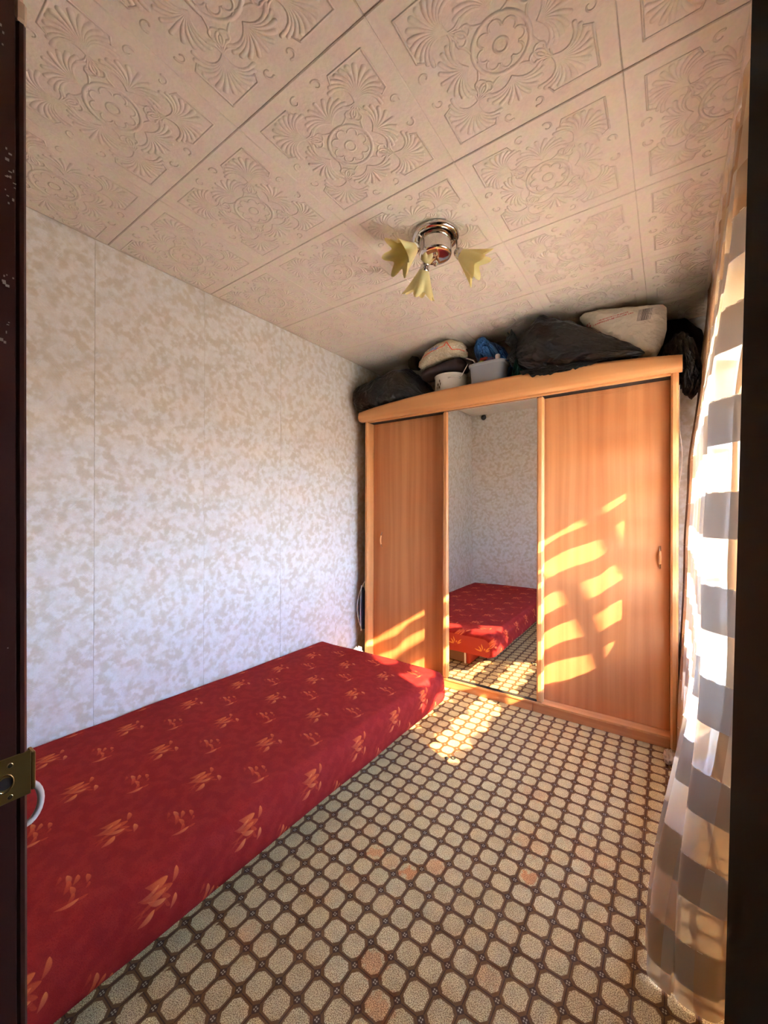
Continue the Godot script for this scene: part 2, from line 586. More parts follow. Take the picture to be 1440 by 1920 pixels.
func make_materials() -> void:
	paint_wallpaper()
	paint_ceiling_tile()
	paint_lino()
	paint_bedcover()
	paint_wood("wood", Color8(182, 110, 62), Color8(208, 138, 84), 0.52)
	paint_wood("wood_edge", Color8(196, 128, 74), Color8(220, 156, 98), 0.45)
	mat("plaster", Color8(190, 178, 160), 0.9)
	mat("outer_wall", Color8(172, 146, 116), 0.9)
	mat("earth", Color8(226, 202, 160), 0.95)
	mat("bark", Color8(84, 70, 58), 0.9)
	mat("door_paint", Color8(17, 12, 11), 0.8).metallic_specular = 0.15
	mat("jamb_paint", Color8(66, 34, 28), 0.3)
	mat("chip_white", Color8(170, 160, 154), 0.8)
	mat("chip_plaster", Color8(206, 176, 146), 0.9)
	mat("brass", Color8(150, 122, 70), 0.38, 0.9)
	mat("brass_bright", Color8(214, 190, 140), 0.25, 1.0)
	mat("hole_dark", Color8(40, 22, 14), 0.8)
	mat("white_plastic", Color8(232, 222, 208), 0.4)
	mat("white_paint", Color8(226, 222, 212), 0.45)
	mat("chrome", Color8(214, 210, 204), 0.08, 1.0)
	mat("dark_slot", Color8(34, 22, 18), 0.7)
	mat("mirror", Color8(236, 236, 234), 0.0, 1.0)
	var g := mat("pane", Color(0.96, 0.98, 0.98, 0.06), 0.02)
	g.transparency = BaseMaterial3D.TRANSPARENCY_ALPHA
	var cr := mat("crystal", Color(1, 1, 1, 0.02), 0.0)
	cr.refraction_enabled = true
	cr.refraction_scale = 0.05
	var sh := mat("lamp_glass", Color8(232, 222, 160), 0.42)
	sh.backlight_enabled = true
	sh.backlight = Color(0.75, 0.68, 0.40)
	mat("bed_end", Color8(168, 52, 30), 0.9)
	mat("bed_board", Color8(120, 84, 58), 0.7)
	mat("black_film", Color8(17, 14, 14), 0.34)
	var wr := noise(55, 0.008, 3)
	wr.fractal_type = FastNoiseLite.FRACTAL_RIDGED
	var wd := seamless(wr, 512, 512)
	var wrinkle := ImageTexture.create_from_image(Image.create_from_data(512, 512, false, Image.FORMAT_L8, wd))
	for k in ["black_film", "blue_film", "green_film"]:
		if not M.has(k):
			mat(k, {"blue_film": Color8(40, 104, 168), "green_film": Color8(26, 108, 92)}[k], 0.35)
		M[k].heightmap_enabled = true
		M[k].heightmap_texture = wrinkle
		M[k].heightmap_scale = 1.6
		M[k].uv1_scale = Vector3(2.0, 0.9, 1.0)
	mat("black_cloth", Color8(24, 21, 22), 0.75)
	mat("brown_cloth", Color8(48, 30, 26), 0.85)
	mat("grey_tub", Color8(160, 162, 166), 0.42)
	mat("enamel", Color8(226, 222, 210), 0.22)
	mat("decal", Color8(96, 80, 56), 0.5)
	mat("purple_pack", Color8(98, 84, 130), 0.4)
	mat("yellow_pack", Color8(180, 176, 80), 0.4)
	mat("red_pack", Color8(176, 60, 40), 0.4)
	mat("navy_cloth", Color8(28, 34, 58), 0.85)
	mat("cord", Color8(206, 200, 196), 0.7)
	mat("rag", Color8(196, 172, 146), 0.9)
	mat("pale_rag", Color8(214, 200, 196), 0.9)
	for k in [["sheer", 0.85], ["dense", 0.8]]:
		var m := mat("curtain_" + k[0], Color.WHITE, k[1])
		m.vertex_color_use_as_albedo = true
		m.transparency = BaseMaterial3D.TRANSPARENCY_ALPHA
		m.backlight_enabled = true
		m.backlight = Color(0.24, 0.24, 0.24) if k[0] == "sheer" else Color(0.16, 0.16, 0.16)
	mat("stitch", Color8(236, 226, 206), 0.7)


# ---------------------------------------------------------------- the room
func uv_sheet(lo: Vector3, hi: Vector3, ax: int, off := 0.0) -> Shape:
	var s := Shape.new()
	s.box(lo, hi, 0.0)
	for i in s.v.size():
		var p := s.v[i]
		s.t[i] = Vector2(p.z if ax == 0 else p.x, -p.y) + Vector2(off, off * 1.7)
	return s


func build_shell() -> void:
	# left wall, hung with strips of paper
	var w := setting("wall_left")
	block("wall_body", Vector3(-0.2, -0.05, REAR_Z - 0.2), Vector3(-0.002, HIGH + 0.1, 4.2), 0, M.plaster, w)
	var seams := [REAR_Z, -0.315, 0.215, 0.745, 1.275, 1.79, 2.32, FRONT_Z]
	for k in seams.size() - 1:
		part("wallpaper_strip", uv_sheet(Vector3(-0.002, 0, seams[k] + 0.0007), Vector3(0.0 - 0.0004 * (k % 2), HIGH, seams[k + 1] - 0.0007), 0, k * 0.37), M.wallpaper, w)
	w = setting("wall_rear")
	block("wall_body", Vector3(0, -0.05, REAR_Z - 0.2), Vector3(ROOM_X, HIGH + 0.1, REAR_Z - 0.002), 0, M.plaster, w)
	for k in 5:
		part("wallpaper_strip", uv_sheet(Vector3(k * 0.53 + 0.0007, 0, REAR_Z - 0.002), Vector3(minf(k * 0.53 + 0.5293, ROOM_X), HIGH, REAR_Z - 0.0004 * (k % 2)), 2, k * 0.29), M.wallpaper, w)
	# right wall round the window
	w = setting("wall_right")
	var x0 := ROOM_X
	var x1 := ROOM_X + 0.24
	for b in [[Vector3(x0, -0.05, REAR_Z - 0.2), Vector3(x1, HIGH + 0.1, 0.02)], [Vector3(x0, -0.05, 1.26), Vector3(x1, HIGH + 0.1, FRONT_Z + 0.14)], [Vector3(x0, -0.05, 0.02), Vector3(x1, 0.66, 1.26)], [Vector3(x0, 1.76, 0.02), Vector3(x1, HIGH + 0.1, 1.26)]]:
		block("wall_body", b[0], b[1], 0, M.outer_wall, w)
	# camera-side wall round the doorway
	w = setting("wall_front")
	for b in [[Vector3(0, -0.05, FRONT_Z), Vector3(1.25, HIGH + 0.1, FRONT_Z + 0.14)], [Vector3(2.26, -0.05, FRONT_Z), Vector3(ROOM_X, HIGH + 0.1, FRONT_Z + 0.14)], [Vector3(1.25, 2.06, FRONT_Z), Vector3(2.26, HIGH + 0.1, FRONT_Z + 0.14)]]:
		block("wall_body", b[0], b[1], 0, M.plaster, w)
	for k in 3:
		part("wallpaper_strip", uv_sheet(Vector3(k * 0.53 + 0.0007, 0, FRONT_Z - 0.0004 * (k % 2) - 0.0006), Vector3(minf(k * 0.53 + 0.5293, 1.25), HIGH, FRONT_Z), 2, k * 0.41), M.wallpaper, w)
	part("wallpaper_strip", uv_sheet(Vector3(1.25, 2.06, FRONT_Z - 0.001), Vector3(ROOM_X, HIGH, FRONT_Z), 2, 0.3), M.wallpaper, w)
	# floor with two sheets of patterned covering, the near one lapping over the other
	w = setting("floor")
	block("floor_slab", Vector3(-0.2, -0.25, REAR_Z - 0.2), Vector3(ROOM_X + 0.24, -0.004, 4.2), 0, M.plaster, w)
	for b in [[0.0, 1.03, -0.002, 0.006], [1.0, ROOM_X, 0.0, 0.0]]:
		var s := Shape.new()
		var zs := PackedFloat32Array()
		var nz := 60
		var edge := noise(51, 1.6, 2)
		s.grid(4, nz, func(a, c):
			var z := lerpf(REAR_Z, FRONT_Z + 0.2, c)
			var x := lerpf(b[0], b[1], a)
			if b[0] > 0.5 and a == 0.0:
				x += edge.get_noise_1d(z * 3.0) * 0.006
			return Vector3(x, b[2] + (0.0012 if b[0] > 0.5 and a == 0.0 else 0.0), z), null, null, true)
		for i in s.v.size():
			var p := s.v[i]
			s.t[i] = Vector2((p.x - 1.458 + b[3]) / (0.0671 * 8.0), (p.z - 1.463 + b[3] * 2.0) / (0.0707 * 8.0))
			s.t2[i] = Vector2((p.x - 0.9) / 1.5, (p.z + 0.1) / 2.5)
		part("lino_sheet", s, M.lino, w)
	M.lino.texture_repeat = true
	# ceiling of square foam tiles
	w = setting("ceiling")
	block("ceiling_slab", Vector3(-0.2, HIGH + 0.006, REAR_Z - 0.2), Vector3(ROOM_X + 0.24, HIGH + 0.2, 4.2), 0, M.plaster, w)
	rng.seed = 9
	for ci in 5:
		for ri in 7:
			var ax := -0.035 + 0.5 * ci
			var az := 2.242 - 0.5 * ri
			var gap := 0.0010 + 0.0010 * rng.randf()
			var lo := Vector3(maxf(ax + 0.0003, 0.0), HIGH + 0.001 * rng.randf(), maxf(az + gap, REAR_Z))
			var hi := Vector3(minf(ax + 0.5 - 0.0003, ROOM_X), HIGH + 0.0065, minf(az + 0.5 - gap, FRONT_Z))
			if ci == 0:
				lo.x = 0.003
			if hi.x - lo.x < 0.02 or hi.z - lo.z < 0.02:
				continue
			var s := Shape.new()
			s.box(lo, hi, 0.0022)
			for i in s.v.size():
				var p := s.v[i]
				s.t[i] = Vector2((p.x - ax) / 0.5, (p.z - az) / 0.5)
			part("ceiling_tile", s, M.ceiling_tile, w)


func build_hall() -> void:
	# the dark corridor the picture is taken from
	var z0 := FRONT_Z + 0.14
	block("wall_hall_back", Vector3(-0.0, -0.05, 4.0), Vector3(ROOM_X + 0.24, HIGH + 0.1, 4.2), 0, M.plaster, setting("wall_hall_back"))
	block("wall_hall_side", Vector3(ROOM_X, -0.05, z0), Vector3(ROOM_X + 0.24, HIGH + 0.1, 4.0), 0, M.plaster, setting("wall_hall_side"))


func build_outside() -> void:
	var g := setting("outdoor_ground")
	var s := Shape.new()
	s.box(Vector3(ROOM_X + 0.24, -0.8, -30), Vector3(60, -0.45, 30), 0)
	part("ground", s, M.earth, g)
	var t := thing("bare_tree", "bare young tree standing outside the window", "tree", Vector3(3.75, -0.45, 1.95))
	var k := Shape.new()
	var pts := []
	for i in 14:
		var h := i * 0.27
		pts.append(Vector3(3.75 + 0.04 * sin(i * 1.1), -0.45 + h, 1.95 + 0.05 * cos(i * 0.9) - 0.02 * i))
	var rr := []
	for i in 14:
		rr.append(0.06 - 0.0035 * i)
	k.tube(pts, rr, 10)
	part("trunk", k, M.bark, t)
	for b in [[Vector3(3.74, 2.35, 1.75), Vector3(3.5, 2.66, 1.05), Vector3(3.42, 2.62, 0.70), Vector3(3.4, 2.45, 0.605), Vector3(3.4, 2.31, 0.58), Vector3(3.4, 2.17, 0.552), Vector3(3.4, 1.99, 0.525), Vector3(3.4, 1.88, 0.508), Vector3(3.42, 1.70, 0.45)],
			[Vector3(3.72, 1.75, 1.85), Vector3(3.5, 2.12, 1.1), Vector3(3.42, 2.10, 0.72), Vector3(3.4, 1.945, 0.62), Vector3(3.4, 1.816, 0.604), Vector3(3.4, 1.686, 0.587), Vector3(3.4, 1.56, 0.572), Vector3(3.4, 1.39, 0.556), Vector3(3.42, 1.2, 0.53)]]:
		var q := Shape.new()
		var r := []
		for i in b.size():
			r.append(0.032 - 0.0022 * i)
		q.tube(b, r, 8)
		part("branch", q, M.bark, t)


func build_window() -> void:
	var w := setting("window_1")
	var x := 2.40
	for b in [[0.69, 0.748, 0.02, 1.26], [1.73, 1.76, 0.02, 1.26], [0.748, 1.73, 0.02, 0.06], [0.748, 1.73, 1.22, 1.26], [0.748, 1.73, 0.455, 0.495]]:
		block("frame", Vector3(x, b[0], b[2]), Vector3(x + 0.05, b[1], b[3]), 0.004, M.white_paint, w)
	for b in [[0.06, 0.455], [0.495, 1.22]]:
		block("pane", Vector3(x + 0.022, 0.748, b[0]), Vector3(x + 0.026, 1.73, b[1]), 0, M.pane, w)
	block("sill", Vector3(2.315, 0.66, 0.02), Vector3(2.57, 0.69, 1.26), 0.006, M.white_paint, w)


func build_doorway() -> void:
	# left jamb with its bead, strike plate and knocks in the paint
	var w := setting("trim_1")
	block("jamb", Vector3(1.25, 0.0, 2.344), Vector3(1.3515, 2.06, 2.52), 0.002, M.jamb_paint, w)
	block("edge_bead", Vector3(1.25, 0.0, 2.334), Vector3(1.353, 1.872, 2.3445), 0.003, M.jamb_paint, w)
	var s := Shape.new()
	s.box(Vector3(1.34, 1.872, 2.333), Vector3(1.3535, 1.90, 2.346), 0.003)
	s.box(Vector3(1.335, 1.90, 2.336), Vector3(1.352, 1.99, 2.350), 0.004)
	part("broken_edge", s, M.chip_plaster, w)
	rng.seed = 17
	for g in [[1.60, 1.70, 14, 2.3445, 2.356], [1.50, 1.53, 6, 2.345, 2.358], [1.40, 1.47, 5, 2.348, 2.358], [1.82, 1.85, 3, 2.352, 2.362], [1.02, 1.03, 1, 2.353, 2.354]]:
		for k in g[2]:
			var y := rng.randf_range(g[0], g[1])
			var z := rng.randf_range(g[3], g[4])
			var c := Shape.new()
			var l := rng.randf_range(0.002, 0.007) if g[2] > 1 else 0.002
			c.box(Vector3(1.3513, y, z), Vector3(1.3518, y + rng.randf_range(0.001, 0.004), minf(z + l * 0.6, 2.37)), 0.0)
			part("paint_chip", c, M.chip_white, w)
	w.rotation.x = 0.004
	var p := thing("strike_plate", "worn brass strike plate screwed to the dark door jamb", "strike plate", Vector3(1.3515, 0.80, 2.36))
	var q := Shape.new()
	q.box(Vector3(1.3515, 0.811, 2.3335), Vector3(1.3533, 0.871, 2.412), 0.0008)
	q.box(Vector3(1.334, 0.815, 2.3285), Vector3(1.3533, 0.867, 2.3335), 0.0012)
	part("plate", q, M.brass, p)
	q = Shape.new()
	var ring := []
	for i in 25:
		ring.append(Vector3(1.3538, 0.838 + 0.0115 * sin(TAU * i / 24.0), 2.3605 + 0.0085 * cos(TAU * i / 24.0)))
	q.tube(ring, 0.0011, 6, false)
	part("latch_rim", q, M.brass_bright, p)
	q = Shape.new()
	q.lathe([Vector2(0.0, 0.0), Vector2(0.0078, 0.0)], Vector3(1.3536, 0.838, 2.3605), Vector3.RIGHT, 20)
	part("latch_hole", q, M.hole_dark, p)
	for y in [0.860, 0.818]:
		q = Shape.new()
		q.lathe([Vector2(0.0, 0.0006), Vector2(0.0022, 0.001), Vector2(0.0032, 0.0008), Vector2(0.0036, 0.0)], Vector3(1.3533, y, 2.3555), Vector3.RIGHT, 14)
		part("screw", q, M.brass_bright, p)
	var hk := Shape.new()
	var pts := []
	for i in 13:
		var a := -PI / 2 + PI * i / 12.0
		pts.append(Vector3(1.335, 0.789 + 0.028 * sin(a), 2.335 - 0.017 * cos(a)))
	var o := part("coat_hook", hook_shape(pts), M.white_plastic)
	tag(o, "small white curved hook on the room side of the dark door jamb", "hook")
	# the open door itself, at the right edge of the picture
	var d := setting("door_1")
	var leaf_shape := Shape.new()
	leaf_shape.box(Vector3(0, 0.0, -0.71), Vector3(0.038, 2.06, 0.0), 0.003)
	var lf := part("leaf", leaf_shape, M.door_paint, d)
	d.position = Vector3(2.168 + 0.004, 0.01, 2.335)
	d.rotation = Vector3(0, deg_to_rad(2.6), -0.0194)
	for y in [0.25, 1.75]:
		var h := Shape.new()
		h.tube([Vector3(0.0, y, 0.004), Vector3(0.0, y + 0.09, 0.004)], 0.006, 10)
		part("hinge", h, M.brass, d)
	for c in d.get_children():
		c.position = Vector3.ZERO
	for c in w.get_children():
		c.position = Vector3.ZERO
	var c2 := setting("trim_2")
	block("jamb", Vector3(2.215, 0.0, 2.345), Vector3(2.26, 2.06, 2.52), 0.003, M.jamb_paint, c2)


func hook_shape(pts: Array) -> Shape:
	var s := Shape.new()
	s.tube(pts, 0.0042, 10)
	return s


# ---------------------------------------------------------------- furniture
func ped_top(x: float) -> float:
	var u := clampf((x - 1.10) / 1.02, -1.0, 1.0)
	return 1.988 + 0.056 * (1.0 - pow(absf(u), 2.6))


func handle(parent: Node3D, x: float, y: float, z: float, wood: Material) -> void:
	var pts := []
	for i in 15:
		var s := i / 14.0
		pts.append(Vector3(x, y - 0.058 + 0.116 * s, z + 0.024 * sin(PI * s)))
	var o := Shape.new()
	o.tube(pts.slice(3, 12), [0.0052, 0.0062, 0.0068, 0.0072, 0.0074, 0.0072, 0.0068, 0.0062, 0.0052], 10)
	var h := part("handle", o, wood, parent)
	for e in [pts.slice(0, 4), pts.slice(11, 15)]:
		var q := Shape.new()
		q.tube(e, 0.0048, 10)
		part("handle_end", q, M.chrome, h)


func build_wardrobe() -> void:
	var w := thing("wardrobe", "orange wood sliding wardrobe with a mirrored middle door", "wardrobe", Vector3(1.11, 0, -0.3))
	var dz := -0.075
	for x in [0.111, 2.075]:
		var side := block("side_panel", Vector3(x, 0, -0.59), Vector3(x + 0.033, 1.925, 0.0), 0.009, M.wood_edge, w)
	block("back_panel", Vector3(0.144, 0.05, -0.59), Vector3(2.075, 1.91, -0.58), 0, M.wood, w)
	block("top_panel", Vector3(0.111, 1.915, -0.59), Vector3(2.108, 1.933, -0.01), 0.002, M.wood, w)
	block("bottom_panel", Vector3(0.144, 0.05, -0.58), Vector3(2.075, 0.056, -0.004), 0.001, M.wood_edge, w)
	block("plinth", Vector3(0.144, 0.0, -0.03), Vector3(1.395, 0.05, -0.008), 0.002, M.wood, w, true)
	block("plinth", Vector3(1.397, 0.0, -0.03), Vector3(2.075, 0.05, -0.008), 0.002, M.wood, w, true)
	block("lower_track", Vector3(0.144, 0.056, -0.085), Vector3(2.075, 0.062, -0.004), 0.001, M.wood_edge, w, true)
	# pelmet with a bowed top edge, rounded along its front
	var s := Shape.new()
	s.grain_across = true
	var prof := [Vector2(-0.012, 1.908), Vector2(0.020, 1.908), Vector2(0.034, 1.914), Vector2(0.042, 1.926), Vector2(0.044, 1.945), Vector2(0.040, -0.022), Vector2(0.030, -0.006), Vector2(0.014, 0.0), Vector2(-0.006, 0.0), Vector2(-0.012, -0.01), Vector2(-0.012, 1.908)]
	s.grid(40, prof.size() - 1, func(a, b):
		var x := lerpf(0.080, 2.122, a)
		var p: Vector2 = prof[roundi(b * (prof.size() - 1))]
		return Vector3(x, p.y if p.y > 1.0 else ped_top(x) + p.y, p.x), func(a, b): return Vector2(-b * 0.16, a * 2.05), null, true)
	for e in [0.080, 2.122]:
		var ps := []
		for p in prof.slice(0, prof.size() - 1):
			ps.append(Vector3(e, p.y if p.y > 1.0 else ped_top(e) + p.y, p.x))
		if e < 1.0:
			ps.reverse()
		s.face(ps)
	part("pelmet", s, M.wood_edge, w)
	block("upper_track", Vector3(0.144, 1.897, -0.09), Vector3(2.075, 1.912, -0.012), 0.002, M.dark_slot, w)
	block("pelmet_rail", Vector3(0.144, 1.896, -0.010), Vector3(2.075, 1.914, 0.012), 0.003, M.wood_edge, w, true)
	# doors: the two wooden ones run on the back track, the mirror on the front one
	for b in [[0.146, 0.82], [1.425, 2.074]]:
		var d := block("door", Vector3(b[0], 0.062, dz - 0.016), Vector3(b[1], 1.897, dz), 0.002, M.wood, w)
		block("edge_tape", Vector3(b[0] + 0.004, 1.868, dz), Vector3(b[1] - 0.10, 1.8695, dz + 0.0006), 0, M.wood_edge, d, true)
		handle(d, 0.228 if b[0] < 1.0 else 2.030, 0.985 if b[0] < 1.0 else 0.966, dz, M.wood_edge)
	var md := block("mirror_door", Vector3(0.80, 0.064, -0.034), Vector3(1.45, 1.895, -0.026), 0.001, M.wood, w)
	for b in [[0.790, 0.829], [1.418, 1.457]]:
		var f := Shape.new()
		f.box(Vector3(b[0], 0.063, -0.040), Vector3(b[1], 1.896, -0.002), 0.010)
		part("door_stile", f, M.wood_edge, md)
	block("door_rail", Vector3(0.829, 0.063, -0.030), Vector3(1.418, 0.0675, -0.012), 0.001, M.dark_slot, md)
	# the glass leans a hair forward in its frame
	var g := Shape.new()
	var y0 := 0.066
	var y1 := 1.894
	var lean := deg_to_rad(0.42)
	var top := (y1 - y0) * tan(lean)
	var zf := -0.024
	g.face([Vector3(0.829, y0, zf), Vector3(1.418, y0, zf), Vector3(1.418, y1, zf + top), Vector3(0.829, y1, zf + top)])
	g.face([Vector3(1.418, y0, zf - 0.002), Vector3(0.829, y0, zf - 0.002), Vector3(0.829, y1, zf + top - 0.002), Vector3(1.418, y1, zf + top - 0.002)])
	var mi := part("mirror", g, M.mirror, md)
	mi.set_meta("label", "tall mirror pane")


func build_bed() -> void:
	var b := thing("sofa_bed", "low sofa bed under a dark red leaf-patterned cover", "bed", Vector3(0.51, 0, 1.36))
	var xr := 1.012
	var xl := 0.012
	var z0 := 0.368
	var z1 := 2.33
	var yb := 0.105
	var yt := 0.276
	var soft := noise(61, 2.2, 2)
	# section across the bed: over the top from the wall and down the front, with its running length
	var sec := [Vector2(xl, yb), Vector2(xl, yt - 0.03), Vector2(xl + 0.01, yt - 0.01), Vector2(xl + 0.035, yt)]
	for k in 9:
		sec.append(Vector2(lerpf(xl + 0.12, xr - 0.12, k / 8.0), yt + 0.004 * sin(PI * k / 8.0)))
	for k in 9:
		var a := PI / 2 * k / 8.0
		sec.append(Vector2(xr - 0.055 + 0.055 * sin(a), yt - 0.055 + 0.055 * cos(a)))
	sec.append_array([Vector2(xr + 0.002, yb + 0.06), Vector2(xr + 0.001, yb + 0.03), Vector2(xr - 0.006, yb + 0.008), Vector2(xr - 0.02, yb), Vector2(xr - 0.2, yb + 0.003), Vector2(xl + 0.1, yb + 0.003), Vector2(xl, yb)])
	var run := [0.0]
	for k in range(1, sec.size()):
		run.append(run[-1] + (sec[k] as Vector2).distance_to(sec[k - 1]))
	var at := func(i: int, z: float) -> Vector3:
		var p: Vector2 = sec[i]
		# the corner at the foot end is rounded in plan and over the edge
		var e := clampf((z0 + 0.05 - z) / 0.05, 0.0, 1.0)
		var sh := 0.035 * (1.0 - sqrt(maxf(0.0, 1.0 - e * e)))
		var mid := Vector2((xl + xr) / 2.0, (yt + yb) / 2.0)
		var q := p
		if p.x > mid.x:
			q.x -= sh
		if p.y > mid.y:
			q.y -= sh
		q.y += 0.004 * soft.get_noise_2d(p.x * 1.4, z * 1.4) if p.y > yb + 0.02 else 0.0
		q.x += 0.004 * soft.get_noise_2d(p.y * 3.0 + 9.0, z * 1.2) if p.x > mid.x and p.y < yt - 0.02 else 0.0
		return Vector3(q.x, q.y, z)
	var zs := [z0, z0 + 0.002, z0 + 0.006, z0 + 0.012, z0 + 0.02, z0 + 0.03, z0 + 0.04, z0 + 0.05]
	for k in range(1, 29):
		zs.append(lerpf(z0 + 0.05, z1, k / 28.0))
	var s := Shape.new()
	s.grid(sec.size() - 1, zs.size() - 1, func(u, v): return at.call(roundi(u * (sec.size() - 1)), zs[roundi(v * (zs.size() - 1))]),
		func(u, v):
			var i := roundi(u * (sec.size() - 1))
			return Vector2(zs[roundi(v * (zs.size() - 1))] - 1.998 + 0.191, run[i] - 1.10 + 0.01), null, true)
	var mt := part("mattress", s, M.bedcover, b)
	# the two ends: the foot end is cut from a plainer orange cloth
	for e in [0, zs.size() - 1]:
		var f := Shape.new()
		f.grid(sec.size() - 1, 1, func(u, v):
			var p: Vector3 = at.call(roundi(u * (sec.size() - 1)), zs[e])
			return p.lerp(Vector3(0.5, (yt + yb) / 2.0, zs[e] - (0.006 if e == 0 else 0.0)), v), null, null, e != 0)
		part("end_cloth", f, M.bed_end, mt)
	for k in [[0.70, 0.19], [0.93, 0.17]]:
		for j in 7:
			var l := Shape.new()
			var a := 0.5 + j * 0.42 + 0.15 * sin(j * 5.0)
			var u := Vector3(cos(a), sin(a), 0)
			var t := Vector3(-u.y, u.x, 0)
			var n0 := 0.020 + 0.010 * sin(j * 2.3)
			var c := Vector3(k[0], k[1] - 0.03, z0 - 0.0045) + u * (0.016 + n0)
			l.face([c + u * n0, c + t * 0.005 + u * n0 * 0.3, c + t * 0.004 - u * n0 * 0.4, c - u * n0, c - t * 0.005 - u * n0 * 0.2, c - t * 0.003 + u * n0 * 0.5])
			part("leaf_print", l, M.leaf_print, mt)
	# plinth under the mattress
	var base := block("base_frame", Vector3(0.06, 0.0, 0.44), Vector3(0.745, 0.104, 2.30), 0.004, M.bed_board, b, true)
	block("front_board", Vector3(0.06, 0.012, 0.425), Vector3(0.745, 0.100, 0.44), 0.003, M.bed_board, base, true)
	block("metal_edge", Vector3(0.745, 0.0, 0.424), Vector3(0.757, 0.104, 0.442), 0.002, M.white_plastic, base)
	block("upholstered_side", Vector3(0.757, 0.0, 0.428), Vector3(0.792, 0.104, 2.28), 0.008, M.bed_end, base)


func build_lamp() -> void:
	var c := Vector3(1.243, HIGH, 0.957)
	var w := thing("ceiling_lamp", "chrome ceiling lamp with three yellow tulip glass shades", "lamp", c)
	var s := Shape.new()
	s.lathe([Vector2(0.0, 0.0), Vector2(0.094, 0.0), Vector2(0.100, -0.004), Vector2(0.1015, -0.012), Vector2(0.098, -0.020), Vector2(0.090, -0.025), Vector2(0.080, -0.024), Vector2(0.074, -0.019)].map(func(p): return p), c, Vector3.UP, 48)
	part("rim", s, M.chrome, w)
	s = Shape.new()
	s.lathe([Vector2(0.070, -0.010), Vector2(0.070, -0.03), Vector2(0.070, -0.05), Vector2(0.070, -0.083), Vector2(0.0685, -0.089), Vector2(0.064, -0.093), Vector2(0.055, -0.096), Vector2(0.03, -0.099), Vector2(0.0, -0.100)], c, Vector3.UP, 48)
	var bowl := part("body", s, M.chrome, w)
	s = Shape.new()
	s.tube([c + Vector3(0, -0.098, 0), c + Vector3(0, -0.110, 0)], 0.0012, 6)
	var pin := part("bead_pin", s, M.chrome, bowl)
	s = Shape.new()
	s.lathe([Vector2(0.0, -0.027), Vector2(0.007, -0.024), Vector2(0.0125, -0.016), Vector2(0.0125, -0.010), Vector2(0.007, -0.002), Vector2(0.0, 0.0)], c + Vector3(0, -0.109, 0), Vector3.UP, 10)
	part("crystal_bead", s, M.crystal, bowl)
	for a in [[118.0, 0.0], [213.0, 0.0], [331.0, 0.0]]:
		var d := Vector3(cos(deg_to_rad(a[0])), 0, sin(deg_to_rad(a[0])))
		var pts := []
		for p in [Vector2(0.070, -0.030), Vector2(0.084, -0.026), Vector2(0.092, -0.034), Vector2(0.093, -0.050), Vector2(0.093, -0.066), Vector2(0.096, -0.078)]:
			pts.append(c + d * p.x + Vector3(0, p.y, 0))
		s = Shape.new()
		s.tube(pts, 0.0048, 10)
		var arm := part("arm", s, M.chrome, w)
		var ax := (d * 0.80 + Vector3(0, -0.60, 0)).normalized()
		if a[0] > 200.0 and a[0] < 300.0:
			ax = (d * 0.52 + Vector3(0, -0.85, 0)).normalized()
		var neck: Vector3 = pts[-1] + Vector3(0, -0.004, 0)
		s = Shape.new()
		s.lathe([Vector2(0.0, -0.016), Vector2(0.012, -0.014), Vector2(0.020, -0.004), Vector2(0.0235, 0.010), Vector2(0.0225, 0.020), Vector2(0.018, 0.022)], neck, ax, 20)
		part("socket_cup", s, M.chrome, arm)
		var q := Quaternion(Vector3.UP, ax)
		var glass := Shape.new()
		for shell in [0.0, 0.0022]:
			glass.grid(60, 14, func(u, v):
				var ph: float = u * TAU
				var petal := pow(0.5 + 0.5 * cos(ph * 6.0), 1.1)
				var l: float = v * (0.088 + 0.028 * petal * v * v)
				var r: float = 0.021 + 0.020 * sin(minf(v * 1.25, 1.0) * PI / 2.0) + (0.008 + 0.034 * petal) * pow(v, 2.6) - shell
				return neck + q * Vector3(r * cos(ph), 0.012 + l, -r * sin(ph)), null, null, shell > 0.0, true)
		part("glass_shade", glass, M.lamp_glass, arm)
		var bulb := Shape.new()
		bulb.lathe([Vector2(0.0, 0.052), Vector2(0.008, 0.050), Vector2(0.013, 0.042), Vector2(0.013, 0.034), Vector2(0.009, 0.024), Vector2(0.009, 0.012)], neck, ax, 14)
		part("bulb", bulb, M.white_plastic, arm)


